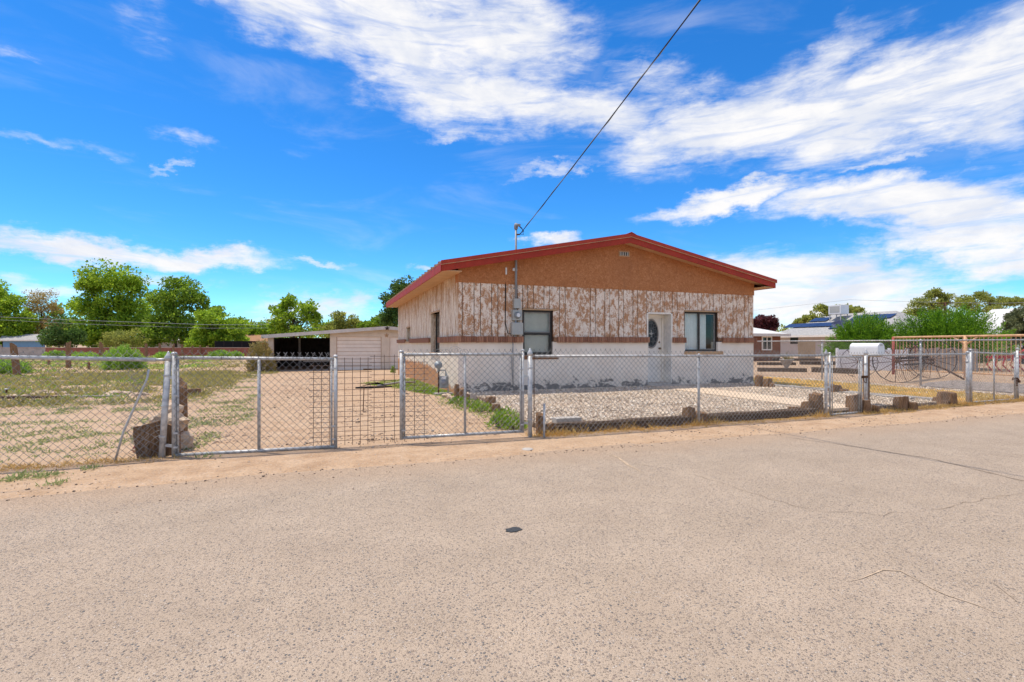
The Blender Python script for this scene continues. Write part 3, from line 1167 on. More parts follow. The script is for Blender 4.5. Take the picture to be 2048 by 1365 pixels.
def roof_z(x):
    return Z_EAVE + (Z_RIDGE - Z_EAVE) * (1 - abs(x - RIDGE_X) / (RIDGE_X - EAVE_X0))


def cells(x0, x1, z0, z1, holes):
    """rectangles covering x0..x1, z0..z1 apart from the holes"""
    xs = sorted({x0, x1} | {min(max(h[0], x0), x1) for h in holes} | {min(max(h[1], x0), x1) for h in holes})
    out = []
    for a, b in zip(xs[:-1], xs[1:]):
        if b - a < 1e-5:
            continue
        c = (a + b) / 2
        cuts = sorted((h[2], h[3]) for h in holes if h[0] < c < h[1] and h[3] > z0 and h[2] < z1)
        z = z0
        for (p, q) in cuts:
            if p > z + 1e-5:
                out.append((a, b, z, p))
            z = max(z, q)
        if z < z1 - 1e-5:
            out.append((a, b, z, z1))
    return out


def build_house():
    H = thing('house', 'low gabled house with peeling white siding, brown stucco gable and red roof trim', 'house', (HX0, HYF, 0))

    def fx(px): return on_y(px, 680, HYF).x
    def fz(px, py): return on_y(px, py, HYF).z
    W1 = (fx(1046), fx(1106), fz(1046, 711), fz(1046, 620))
    DR = (9.075, 9.965, .13, 2.31)
    W2 = (fx(1370), fx(1435.5), fz(1400, 703), fz(1400, 624))
    holes = [W1, DR, W2]
    # walls -------------------------------------------------------
    w = MB()
    for (a, b, p, q) in cells(HX0 + .002, HX1 - .002, -.15, 1.43, holes):
        w.box(a, b, HYF, HYF + .30, p, q)
    w.build('front_wall_base', M['stucco_white'], H)
    w = MB()
    for (a, b, p, q) in cells(HX0 + .012, HX1 - .012, 1.43, Z_SID1 + .2, holes):
        w.box(a, b, HYF + .025, HYF + .30, p, q)
    w.build('siding_backing', M['siding_back'], H)
    w = MB()
    # left wall: base + backing with two window holes (in y,z)
    LW = [(15.2, 16.6, 1.09, 2.37), (21.3, 22.4, 1.47, 2.07)]
    for (a, b, p, q) in cells(HYF + .002, HYB, -.4, 1.43, LW):
        w.box(HX0, HX0 + .30, a + .3 if a < HYF + .1 else a, b, p, q)
    w.box(HX0 - .0, HX0 + .002, HYF + .002, HYF + .3, -.15, 1.43)
    w.build('side_wall_base', M['side_stucco'], H)
    w = MB()
    for (a, b, p, q) in cells(HYF + .3, HYB, 1.43, 3.24, LW):
        w.box(HX0 + .025, HX0 + .30, a, b, p, q)
    w.box(HX1 - .30, HX1, HYF + .3, HYB - .3, -.3, 3.24)
    w.box(HX0 + .3, HX1, HYB - .3, HYB, -.4, 3.24)
    w.build('wall_backing', M['siding_back'], H)
    w = MB()
    w.box(HX1 - .002, HX1 + .012, HYF + .02, HYB, -.1, 3.24)
    w.build('right_wall_skin', M['stucco_white'], H)
    # interior floor so that windows look into a room, not into the ground
    w = MB()
    w.box(HX0 + .31, HX1 - .31, HYF + .31, HYB - .31, -.05, .10)
    w.box(HX0 + .31, HX1 - .31, HYF + 1.6, HYF + 1.65, .10, 3.0)
    w.build('room_shell', M['room_dark'], H)
    # front siding planks -----------------------------------------
    z3 = [750, 802, 918, 980, 1090, 1150, 1222, 1340, 1392, 1442, 1497, 1600, 1652, 1752, 1806, 1907, 1957]
    z4 = [52, 102, 200, 248, 340, 388, 476, 524, 614, 660, 748, 792, 880, 920, 1000, 1045, 1125, 1165, 1245, 1285, 1360, 1402, 1478, 1520, 1590, 1628, 1700, 1740, 1797]
    bx = [fx(760 + v * .20508) for v in z3] + [fx(1140 + v * .20508) for v in z4]
    bx[0], bx[-1] = HX0 + .004, HX1 - .004
    rnd = random.Random(5)
    sid = MB().box(HX0 + .006, HX1 - .006, HYF + .021, HYF + .026, Z_SID1 - .002, Z_SID1 + .004).build('siding', M['siding_back'], H)
    gap = .020
    oh = [(h[0] - .03, h[1] + .03, h[2] - .02, h[3] + .045) for h in (W1, W2)] + [(DR[0] - .02, DR[1] + .02, DR[2], DR[3] + .03)]
    for a, b in zip(bx[:-1], bx[1:]):
        m = MB()
        y0 = HYF + rnd.uniform(-.003, .004)
        for (p, q, r, s) in cells(a + gap / 2, b - gap / 2, Z_SID0 - .02, Z_SID1, oh):
            if q - p > .004:
                m.box(p, q, y0, HYF + .0225, r, s)
        if m.v:
            m.build('plank', M['siding'], sid)
    # narrow stucco-skimmed reveals round the two windows
    for h in (W1, W2):
        m = MB()
        m.box(h[1] + .004, h[1] + .17, HYF - .012, HYF + .03, Z_SID0 + .01, h[3] - .01)
        m.build('window_skim', M['siding'], H)
    # side siding (thin boards seen edge-on): one joined part
    m = MB()
    y = HYF + .004
    k = 0
    while y < HYB:
        wd = (.39, .20)[k % 2] * rnd.uniform(.95, 1.05)
        y1 = min(y + wd, HYB)
        for (p, q, r, s) in cells(y + .005, y1 - .005, Z_SID0 - .02, 3.24, [(a - .02, b + .02, c, d) for a, b, c, d in LW]):
            m.box(HX0 + rnd.uniform(-.004, .004), HX0 + .024, p, q, r, s)
        y = y1
        k += 1
    o = m.build('side_planks', M['siding_side'], H)
    o['kind'] = 'stuff'
    # gable ---------------------------------------------------------
    g = MB()
    zt = lambda x: roof_z(x) - .13
    pts = [(HX0 - .004, HYF - .018, Z_SID1 - .015), (HX1 + .010, HYF - .018, Z_SID1 - .035), (HX1 + .010, HYF - .018, zt(HX1)),
           (RIDGE_X, HYF - .018, zt(RIDGE_X)), (HX0 - .004, HYF - .018, zt(HX0))]
    g.prism(pts, (0, .31, 0))
    g.build('gable', M['stucco_brown'], H, recalc=True)
    v0 = on_y(1237.5, 502, HYF - .02); v1 = on_y(1259, 514.5, HYF - .02)
    vt = MB()
    fy = HYF - .03
    for (a, b, c, d) in ((v0.x, v1.x, v0.z - .03, v0.z), (v0.x, v1.x, v1.z, v1.z + .03), (v0.x, v0.x + .03, v1.z + .03, v0.z - .03), (v1.x - .03, v1.x, v1.z + .03, v0.z - .03)):
        vt.box(a, b, fy, fy + .02, c, d)
    vent = vt.build('gable_vent', M['tan_trim'], H)
    MB().box(v0.x + .03, v1.x - .03, fy + .008, fy + .016, v1.z + .03, v0.z - .03).build('vent_opening', M['black_mesh'], vent)
    for k in range(4):
        xx = v0.x + .03 + (v1.x - v0.x - .06) * (k + .5) / 4
        MB().box(xx - .022, xx + .022, fy - .002, fy + .006, v1.z + .03, v0.z - .03).build('louvre', M['grey_box'], vent)
    # roof ------------------------------------------------------------
    r = MB()
    th = .045
    for x0, x1 in ((EAVE_X0 - .03, RIDGE_X), (EAVE_X1 + .03, RIDGE_X)):
        P = [(x0, ROOF_Y0 + .02, roof_z(x0) - th), (x1, ROOF_Y0 + .02, roof_z(x1) - th), (x1, ROOF_Y0 + .02, roof_z(x1)), (x0, ROOF_Y0 + .02, roof_z(x0))]
        r.prism(P, (0, ROOF_Y1 - ROOF_Y0 - .02, 0))
    roof = r.build('roof', M['roofing'], H, recalc=True)
    for k in range(26):                       # metal ribs/lap edges along the left eave
        yy = ROOF_Y0 + .3 + k * .5
        MB().beam((EAVE_X0 - .05, yy, roof_z(EAVE_X0 - .05) + .012), (RIDGE_X - .08, yy, roof_z(RIDGE_X - .08) + .012), .05, .024).build('roof_rib', M['roofing'], roof)
    f = MB()
    dz0, dz1 = -.085, -.262
    for x0, x1 in ((EAVE_X0, RIDGE_X), (EAVE_X1, RIDGE_X)):
        f.prism([(x0, ROOF_Y0 + .012, roof_z(x0) + dz1), (x1, ROOF_Y0 + .012, roof_z(x1) + dz1), (x1, ROOF_Y0 + .012, roof_z(x1) + dz0), (x0, ROOF_Y0 + .012, roof_z(x0) + dz0)], (0, .03, 0))
    f.build('fascia', M['red_trim'], H, recalc=True)
    f = MB()
    for x0, x1 in ((EAVE_X0 - .03, RIDGE_X), (EAVE_X1 + .03, RIDGE_X)):
        f.prism([(x0, ROOF_Y0 - .02, roof_z(x0) - .088), (x1, ROOF_Y0 - .02, roof_z(x1) - .088), (x1, ROOF_Y0 - .02, roof_z(x1) + .012), (x0, ROOF_Y0 - .02, roof_z(x0) + .012)], (0, .045, 0))
    f.build('rake_trim', M['red_trim_edge'], H, recalc=True)
    for x0, x1 in ((EAVE_X0 - .03, RIDGE_X), (EAVE_X1 + .03, RIDGE_X)):
        MB().prism([(x0, ROOF_Y0 - .024, roof_z(x0) - .100), (x1, ROOF_Y0 - .024, roof_z(x1) - .100), (x1, ROOF_Y0 - .024, roof_z(x1) - .089), (x0, ROOF_Y0 - .024, roof_z(x0) - .089)], (0, .036, 0)).build('drip_edge', M['tan_trim'], H, recalc=True)
    for x in (EAVE_X0, EAVE_X1):
        s = -1 if x < RIDGE_X else 1
        MB().box(x, x + s * .028, ROOF_Y0 + .045, ROOF_Y1, Z_EAVE - .262, Z_EAVE - .052).build('eave_fascia', M['red_trim'], H)
    f = MB()
    f.prism([(RIDGE_X - .16, ROOF_Y0 - .03, roof_z(RIDGE_X - .16) + .014), (RIDGE_X, ROOF_Y0 - .03, Z_RIDGE + .022), (RIDGE_X + .16, ROOF_Y0 - .03, roof_z(RIDGE_X + .16) + .014),
             (RIDGE_X, ROOF_Y0 - .03, Z_RIDGE + .05)], (0, ROOF_Y1 - ROOF_Y0, 0))
    f.build('ridge_cap', M['red_trim_edge'], H, recalc=True)
    for x0, x1 in ((EAVE_X0 + .002, HX0), (HX1 + .012, EAVE_X1 - .002)):
        MB().box(x0, x1, ROOF_Y0 + .045, ROOF_Y1 - .02, Z_EAVE - .245, Z_EAVE - .225).build('eave_soffit', M['soffit'], H)
    s = MB()
    for x0, x1 in ((EAVE_X0 + .03, RIDGE_X), (EAVE_X1 - .03, RIDGE_X)):
        zz = lambda x: roof_z(x) - .20
        a, b = (x0, x1) if x0 < x1 else (x1, x0)
        P = [(a, ROOF_Y0 + .045, zz(a)), (b, ROOF_Y0 + .045, zz(b)), (b, HYF - .019, zz(b)), (a, HYF - .019, zz(a))]
        s.prism(P, (0, 0, .02))
    s.build('gable_soffit', M['soffit'], H, recalc=True)
    # brick ledge -----------------------------------------------------
    lz0, lz1 = 1.405, 1.575
    segs = [(HX0 - .06, W1[0] - .005), (W1[1] + .13, DR[0] + .02), (DR[1] + .01, W2[0] - .0), (W2[1] + .16, HX1 + .08)]
    ledges = []
    for a, b in segs:
        ledges.append(MB().box(a + .01, b - .01, HYF - .055, HYF + .02, lz0 + .012, lz1 - .010).build('brick_ledge', M['mortar'], H))
    MB().box(W1[1] + .02, W1[1] + .13, HYF - .03, HYF + .02, lz0 + .02, lz1 - .02).build('ledge_end', M['mortar'], H)
    MB().box(W2[1] + .02, W2[1] + .16, HYF - .02, HYF + .02, lz0 + .06, lz1 - .02).build('ledge_end', M['mortar'], H)
    bw, pitch = .058, .066
    me = MB().box(-bw / 2, bw / 2, -.05, .05, 0, .165)
    bme = bpy.data.meshes.new('brick')
    bme.from_pydata(me.v, [], me.f)
    bme.materials.append(M['brick'])
    for (a, b), ledge in zip(segs, ledges):
        n = int((b - a) / pitch)
        for k in range(n):
            o = bpy.data.objects.new('brick', bme)
            link(o, ledge)
            x = a + (k + .5) * (b - a) / n
            o.location = Vector((x, HYF - .028 + rnd.uniform(-.006, .006), lz0 + rnd.uniform(-.005, .004))) - ORG[ledge]
            o.rotation_euler = (0, 0, rnd.uniform(-.03, .03))
    # along the left wall
    led = MB()
    lsegs = [(HYF - .058, 15.15), (16.65, 21.2), (22.5, HYB)]
    for a, b in lsegs:
        led.box(HX0 - .055, HX0 + .02, a + .06 if a < HYF else a, b, lz0 + .012, lz1 - .010)
    ledge2 = led.build('side_brick_ledge', M['mortar'], H)
    for a, b in lsegs:
        n = int((b - a) / pitch)
        for k in range(n):
            if a + k * pitch > 16.0:
                continue
            o = bpy.data.objects.new('brick', bme)
            link(o, ledge2)
            o.location = Vector((HX0 - .028 + rnd.uniform(-.006, .006), a + .03 + (k + .5) * (b - a) / n, lz0 + rnd.uniform(-.005, .004))) - ORG[ledge2]
            o.rotation_euler = (0, 0, math.pi / 2 + rnd.uniform(-.03, .03))
    far = MB()
    for a, b in lsegs[1:]:
        n = int((b - a) / pitch)
        for k in range(n):
            y = a + (k + .5) * (b - a) / n
            far.box(HX0 - .078, HX0 - .05, y - bw / 2, y + bw / 2, lz0, lz1)
    o = far.build('far_bricks', M['brick'], ledge2)
    o['kind'] = 'stuff'
    # windows -----------------------------------------------------------
    def window_frame(x0, x1, z0, z1, y, t, d):
        m = MB()
        m.box(x0, x0 + t, y, y + d, z0, z1); m.box(x1 - t, x1, y, y + d, z0, z1)
        m.box(x0 + t, x1 - t, y, y + d, z0, z0 + t); m.box(x0 + t, x1 - t, y, y + d, z1 - t, z1)
        return m
    # single-hung window with blinds
    wy = HYF + .075
    x0, x1, z0, z1 = W1
    x0 += .004; x1 -= .004; z0 += .004; z1 -= .004
    win = window_frame(x0, x1, z0, z1, wy, .055, .06).build('window', M['bronze_frame'], H)
    zm = z0 + (z1 - z0) * .485
    MB().box(x0 + .055, x1 - .055, wy - .006, wy + .05, zm - .025, zm + .025).build('meeting_rail', M['bronze_frame'], win)
    window_frame(x0 + .055, x1 - .055, zm + .025, z1 - .055, wy + .01, .018, .03).build('upper_sash', M['grey_board'], win)
    window_frame(x0 + .055, x1 - .055, z0 + .055, zm - .025, wy + .012, .022, .03).build('lower_sash', M['bronze_frame'], win)
    MB().box(x0 + .07, x1 - .07, wy + .022, wy + .028, zm + .03, z1 - .07).build('pane', M['glass'], win)
    MB().box(x0 + .07, x1 - .07, wy + .032, wy + .038, z0 + .07, zm - .03).build('pane', M['glass'], win)
    nb = 44
    bl = MB()
    for k in range(nb):
        z = z0 + .06 + (z1 - z0 - .12) * (k + .5) / nb
        bl.obox(((x0 + x1) / 2, wy + .10, z), ((x1 - x0) / 2 - .06, 0, 0), (0, .010, -.010), (0, .0006, .0006))
    o = bl.build('blinds', M['blind'], win)
    o['kind'] = 'stuff'
    MB().box(x0 + .01, x1 - .01, wy + .13, wy + .135, z0, z1).build('blind_backing', M['blind'], win)
    m = MB(); m.box(W1[0] - .02, W1[1] + .12, HYF - .04, HYF + .06, W1[3] - .002, W1[3] + .035)
    m.build('lintel', M['tan_trim'], H)
    m = MB(); m.prism([(W1[0] - .03, HYF + .002, W1[2] + .0), (W1[0] - .03, HYF - .05, W1[2] - .03), (W1[0] - .03, HYF - .03, W1[2] - .10), (W1[0] - .03, HYF + .002, W1[2] - .12)], (W1[1] - W1[0] + .2, 0, 0))
    m.build('sill', M['mortar'], H, recalc=True)
    # sliding window with curtains
    x0, x1, z0, z1 = W2
    x0 += .004; x1 -= .004; z0 += .004; z1 -= .004
    win = window_frame(x0, x1, z0, z1, wy, .05, .06).build('window', M['bronze_frame'], H)
    xm = x0 + (x1 - x0) * .47
    MB().box(xm - .022, xm + .022, wy - .004, wy + .05, z0 + .05, z1 - .05).build('mullion', M['bronze_frame'], win)
    MB().box(x0 + .05, xm - .022, wy + .03, wy + .036, z0 + .05, z1 - .05).build('pane', M['glass'], win)
    MB().box(xm + .022, x1 - .05, wy + .02, wy + .026, z0 + .05, z1 - .05).build('pane', M['glass'], win)
    window_frame(xm + .022, x1 - .05, z0 + .05, z1 - .05, wy + .008, .022, .03).build('sash', M['grey_board'], win)

    def curtain(a, b, yy, amp, n):
        m = MB()
        N_ = n * 6
        for k in range(N_ + 1):
            x = a + (b - a) * k / N_
            y = yy + amp * math.sin(k / 6 * 2 * math.pi)
            m.v += [(x, y, z0 + .03), (x, y, z1 - .03)]
            if k:
                m.f.append((2 * k - 2, 2 * k, 2 * k + 1, 2 * k - 1))
        return m
    curtain(x0 + .02, xm, wy + .13, .022, 7).build('curtain', M['curtain'], win, True)
    curtain(xm, xm + (x1 - xm) * .55, wy + .13, .03, 5).build('curtain', M['curtain'], win, True)
    m = MB(); m.box(W2[0] - .04, W2[1] + .14, HYF - .04, HYF + .06, W2[3] - .002, W2[3] + .035)
    m.build('lintel', M['tan_trim'], H)
    m = MB(); m.prism([(W2[0] - .03, HYF + .002, W2[2]), (W2[0] - .03, HYF - .05, W2[2] - .02), (W2[0] - .03, HYF - .02, W2[2] - .12), (W2[0] - .03, HYF + .002, W2[2] - .14)], (W2[1] - W2[0] + .22, 0, 0))
    m.build('sill', M['soffit'], H, recalc=True)
    # side windows
    for (a, b, p, q) in LW:
        m = MB()
        X = HX0 + .16
        m.box(X, X + .05, a, a + .05, p, q); m.box(X, X + .05, b - .05, b, p, q)
        m.box(X, X + .05, a + .05, b - .05, p, p + .05); m.box(X, X + .05, a + .05, b - .05, q - .05, q)
        wn = m.build('window', M['bronze_frame'], H)
        MB().box(X + .02, X + .028, a + .05, b - .05, p + .05, q - .05).build('pane', M['dark_pane'], wn)
        MB().box(HX0 - .02, HX0 + .15, a - .05, b + .05, q, q + .05).build('lintel', M['tan_trim'], H)
        MB().box(HX0 - .01, HX0 + .155, b - .003, b + .02, p, q).build('jamb', M['siding_side'], H)
        MB().box(HX0 - .05, HX0 + .155, a - .05, b + .05, p - .06, p).build('sill', M['tan_trim'], H)
    # door -----------------------------------------------------------------
    a, b, p, q = DR
    dy = 13.25
    m = MB()
    m.box(b - .022, b + .03, HYF + .002, dy, p, q); m.box(a - .03, a + .022, HYF + .002, dy, p, q)
    m.box(a + .022, b - .022, HYF + .002, dy, q - .022, q + .03)
    m.build('door_lining', M['white_wood'], H)
    m = MB()
    m.box(a + .022, a + .07, dy - .06, dy + .06, p, q - .022); m.box(b - .07, b - .022, dy - .06, dy + .06, p, q - .022)
    m.box(a + .07, b - .07, dy - .06, dy + .06, q - .12, q - .022)
    m.build('door_frame', M['white_paint'], H)
    door = MB().box(a + .07, b - .07, dy, dy + .045, p + .03, q - .12).build('door', M['white_paint'], H)
    cx, cz = (a + b) / 2, 1.69
    ring = MB()
    n = 40
    for k in range(n):
        t = 2 * math.pi * k / n
        for (rr, yy) in ((1.0, dy - .001), (1.0, dy - .018), (.90, dy - .018), (.90, dy - .001)):
            ring.v.append((cx + .275 * rr * math.cos(t), yy, cz + .47 * rr * math.sin(t)))
    for k in range(n):
        for j in range(3):
            k2 = (k + 1) % n
            ring.f.append((k * 4 + j, k * 4 + j + 1, k2 * 4 + j + 1, k2 * 4 + j))
    ring.build('oval_frame', M['grey_board'], door, True)
    ov = MB()
    ov.add([(cx, dy - .004, cz)] + [(cx + .25 * math.cos(2 * math.pi * k / n), dy - .004, cz + .425 * math.sin(2 * math.pi * k / n)) for k in range(n)],
           [(0, 1 + k, 1 + (k + 1) % n) for k in range(n)])
    ov.build('oval_glass', M['leaded'], door)
    orn = MB()
    for (ox, oz, sx, sz) in ((0, 0, .045, .065), (0, .09, .02, .03), (0, -.09, .02, .03), (.06, 0, .02, .025), (-.06, 0, .02, .025)):
        orn.add([(cx + ox - sx, dy - .007, cz + oz), (cx + ox, dy - .007, cz + oz - sz), (cx + ox + sx, dy - .007, cz + oz), (cx + ox, dy - .007, cz + oz + sz)], [(0, 1, 2, 3)])
    orn.build('glass_ornament', M['grey_box'], door)
    kx = b - .07 - .07
    MB().lathe((kx, dy, 1.22), [(.03, 0), (.03, .008), (.012, .012), (.012, .04), (.03, .045), (.034, .06), (.02, .075)], 12, (0, -1, 0)).build('knob', M['brass'], door, True)
    MB().lathe((kx, dy, 1.42), [(.028, 0), (.028, .012), (.015, .02)], 12, (0, -1, 0)).build('deadbolt', M['brass'], door, True)
    MB().box(a + .02, b - .02, HYF - .02, dy + .05, p - .06, p + .028).build('threshold', M['concrete_grey'], H)
    MB().box(a - .12, b + .14, HYF - .55, HYF + .005, -.05, .118).build('door_step', M['concrete_grey'], H)
    # electricity service ----------------------------------------------------
    my = HYF - .10
    mx = on_y(1032, 560, my).x
    zb, ztp = on_y(1032, 603, my).z, on_y(1032, 457, my).z
    mast = MB().tube([(mx, my, zb), (mx, my, ztp)], .032, 12).build('service_mast', M['pvc_grey'], H, True)
    wh = MB()
    wh.lathe((mx, my, ztp - .03), [(.045, 0), (.055, .03), (.06, .10), (.045, .15), (.02, .17)], 12)
    wh.obox((mx + .03, my - .07, ztp + .075), (.05, 0, 0), (0, .07, .02), (0, -.01, .035))
    wh.build('weatherhead', M['pvc_grey'], mast, True)
    MB().tube([(mx, my - .02, ztp - .18), (mx + .10, my - .05, ztp - .17)], .02, 8).build('insulator', M['rust'], mast)
    for zz in (on_y(1032, 540, my).z, on_y(1032, 577, my).z):
        MB().box(mx - .05, mx + .05, my + .02, HYF, zz - .015, zz + .015).build('mast_strap', M['galv'], mast)
    def bxp(px0, px1, py0, py1, d, name, mat):
        a = on_y(px0, py1, my); b = on_y(px1, py0, my)
        return MB().box(a.x, b.x, HYF - d, HYF + .0, a.z, b.z).build(name, M[mat], H, bevel=.008)
    bxp(1027.5, 1041, 598, 617, .14, 'junction_box', 'grey_box')
    sock = bxp(1025, 1044, 621, 641, .12, 'meter_socket', 'grey_box')
    c = on_y(1035, 631, HYF - .12)
    MB().lathe(c, [(.095, 0), (.095, .02), (.085, .025), (.08, .07), (.06, .085)], 20, (0, -1, 0)).build('meter_dial', M['meter_grey'], sock, True)
    MB().lathe(c, [(.055, .086), (.055, .088)], 16, (0, -1, 0)).build('dial_face', M['white_metal'], sock)
    p0 = bxp(1023, 1045, 646, 670, .16, 'breaker_panel', 'grey_box')
    ca = on_y(1024, 670, HYF - .06)
    MB().tube([(mx, my + .03, on_y(1032, 617, my).z - .01), (mx, my + .03, on_y(1032, 622, my).z + .01)], .03, 10).build('conduit_nipple', M['pvc_grey'], sock)
    MB().tube([(mx, my + .03, on_y(1032, 640, my).z), (mx, my + .03, on_y(1032, 647, my).z)], .03, 10).build('conduit_nipple', M['pvc_grey'], sock)
    cb = MB()
    g0 = on_y(1024, 670, HYF - .05)
    cb.tube([(g0.x, g0.y, g0.z), (g0.x - .03, g0.y, g0.z - .10), (g0.x + .04, g0.y, g0.z - .25), (g0.x - .02, g0.y, 1.0), (g0.x, g0.y, .55), (g0.x + .05, g0.y + .03, .25)], .008, 6)
    cb.tube([(g0.x + .06, g0.y, g0.z), (g0.x + .03, g0.y, g0.z - .2), (g0.x + .03, g0.y, .15)], .012, 6)
    cb.build('ground_wire', M['pvc_grey'], H, True)
    gx = on_y(1011, 600, HYF).x
    cb = MB()
    cb.tube([(gx, HYF - .012, 3.05), (gx, HYF - .012, 2.6), (gx - .01, HYF - .012, 1.95), (gx + .06, HYF - .03, 1.66), (gx + .2, HYF - .05, 1.62), (gx + .26, HYF - .05, 1.66)], .011, 6)
    cb.build('wall_cable', M['cable'], H, True)
    q0 = on_y(1012, 543, HYF - .03)
    MB().box(q0.x - .022, q0.x + .022, HYF - .06, HYF - .015, q0.z - .09, q0.z + .10).build('cable_box', M['white_metal'], H, bevel=.005)
    q1 = on_y(1027, 540, HYF - .03)
    MB().lathe((q1.x, HYF - .018, q1.z), [(.03, 0), (.04, .03), (.05, .06), (.03, .075)], 12, (0, -1, 0)).build('porch_light', M['white_metal'], H, True)
    # overhead drop to a pole across the street
    drop0 = Vector((mx + .10, my - .05, ztp - .16))
    via = at(1413, 0, 7.0)
    pole = Vector((via.x + (via.x - drop0.x) / (via.y - drop0.y) * (-7.2 - via.y), -7.2, 0))
    return H, drop0, via, pole, Vector((mx, my, ztp))


HOUSE, DROP0, VIA, POLE, MTOP = build_house()


def build_drop():
    t = thing('overhead_cable', 'black twisted service cable running from the roof mast up into the sky', 'cable', DROP0)
    d = VIA - DROP0
    slope = d.z / -d.y
    end = Vector((POLE.x, POLE.y, DROP0.z + slope * (DROP0.y - POLE.y) + .9))
    n = 40
    A, B = [], []
    L = DROP0.y - end.y
    for i in range(n + 1):
        s = i / n
        p = DROP0.lerp(end, s)
        p.z += -.9 * s + .9 * s * s * 1.0            # catenary-like sag
        A.append(p)
    # keep the middle of the run on the surveyed line
    m = MB()
    m.tube(A, .011, 6)
    m.build('cable', M['cable'], t, True)
    m = MB()
    B = [p + Vector((.013 * math.cos(i * 2.0), 0, .013 * math.sin(i * 2.0))) for i, p in enumerate(A)]
    m.tube(B, .008, 5)
    m.build('neutral_wire', M['pvc_grey'], t, True)
    m = MB()
    m.tube([DROP0, DROP0 + Vector((.05, -.12, -.04)), DROP0 + Vector((.02, -.10, .14)), MTOP + Vector((.03, -.1, .06))], .009, 6)
    m.tube([DROP0 + Vector((0, -.25, .05)), DROP0 + Vector((.03, -.2, .02)), DROP0 + Vector((.06, -.06, .10)), MTOP + Vector((.03, -.09, .06))], .008, 6)
    m.build('drip_loop', M['cable'], t, True)
    p = thing('utility_pole', 'brown wooden utility pole across the street holding the service cable', 'pole', (POLE.x, POLE.y, 0))
    MB().tube([(POLE.x, POLE.y, -.3), (POLE.x, POLE.y, end.z + .6)], [.16, .11], 12).build('shaft', M['bark_light'], p, True)


build_drop()
#PART3

# ------------------------------------------------------------------ fences
FLINE = [(-9, 6.85), (-1.92, 6.98), (2.70, 6.70), (8.74, 6.72), (13.65, 7.05), (17.4, 7.15), (30, 7.2)]


def FY(x):
    return float(np.interp(x, [p[0] for p in FLINE], [p[1] for p in FLINE]))


def fpt(px, py=700):
    """photo column -> point on the street fence line"""
    Y = 6.85
    for _ in range(4):
        p = on_y(px, py, Y)
        Y = FY(p.x)
    return on_y(px, py, Y)


def chain_mesh(parent, A, B, zb, zt, r=.0026, w=.085, over=.045, name='chain_mesh', shape=None):
    """woven diamond mesh from A to B (x,y); zb, zt functions of t in 0..1"""
    A = np.array(A[:2], float); B = np.array(B[:2], float)
    Ln = np.linalg.norm(B - A)
    u = (B - A) / Ln
    nrm = np.array([-u[1], u[0]])
    nw = int(Ln / (w / 2))
    P0, P1 = [], []
    for i in range(nw):
        tt = (i + .5) / nw
        z0, z1 = zb(tt), zt(tt)
        k1 = int(math.ceil((z1 + over) / (w / 2)))
        k0 = int(math.floor(z0 / (w / 2)))
        ks = np.arange(k0, k1 + 1)
        s = (i + ((ks + i) % 2)) * (w / 2)
        zz = ks * (w / 2)
        if shape is not None:
            ds, dz = shape(s / Ln, zz)
            s = s + ds; zz = zz + dz
        off = .004 * np.sin(s * 3.1 + zz * 2.3) + .0035 * (((ks) % 2) * 2 - 1)
        xy = A[None] + u[None] * s[:, None] + nrm[None] * off[:, None]
        p = np.concatenate([xy, zz[:, None]], 1)
        P0.append(p[:-1]); P1.append(p[1:])
        e = p[-1] + np.array([u[0] * .006 * (1 if (k1 + i) % 2 else -1), u[1] * .006, .020])
        P0.append(p[-1:]); P1.append(e[None])
    V, Fc = seg_tubes(np.concatenate(P0), np.concatenate(P1), r, 3)
    o = obj_np(name, V, Fc, M['wire'], parent)
    o['kind'] = 'stuff'
    return o


def post(parent, p, z0, z1, r, cap='dome', lean=(0, 0), name='post', mat='galv'):
    r = r * .88
    top = Vector((p[0] + lean[0], p[1] + lean[1], z1))
    o = MB().tube([(p[0], p[1], z0 - .12), top], r, 12).build(name, M[mat], parent, True)
    if cap == 'dome':
        MB().lathe(top - Vector((0, 0, .02)), [(r * 1.15, 0), (r * 1.18, .03), (r * .9, .05), (r * .3, .06)], 12).build('cap', M['galv'], o, True)
    elif cap == 'point':
        MB().lathe(top - Vector((0, 0, .03)), [(r * 1.15, 0), (r * 1.2, .045), (r * .75, .07), (r * .35, .10), (r * .12, .115)], 12).build('cap', M['galv'], o, True)
    for zz in np.linspace(z0 + .25, z1 - .22, 3):
        f = (zz - z0) / (z1 - z0)
        MB().lathe((p[0] + lean[0] * f, p[1] + lean[1] * f, zz), [(r * 1.12, 0), (r * 1.16, .012), (r * 1.12, .024)], 12).build('band', M['galv'], o)
    return o


def rail(parent, a, b, r, name='rail', mat='galv'):
    return MB().tube([a, Vector(a).lerp(Vector(b), .5), b], r, 10).build(name, M[mat], parent, True)


def ties(parent, a, b, n, r):
    """wire ties holding the mesh to a rail"""
    m = MB()
    a, b = Vector(a), Vector(b)
    d = (b - a).normalized()
    for k in range(n):
        p = a.lerp(b, (k + .5) / n)
        m.lathe(p - d * .004, [(r * 1.12, 0), (r * 1.25, .004), (r * 1.12, .008)], 8, d)
    o = m.build('wire_ties', M['wire'], parent)
    o['kind'] = 'stuff'


def zdepth(p):
    return p.x * SN + p.y * CS


def ztop(px, py):
    return fpt(px, py).z


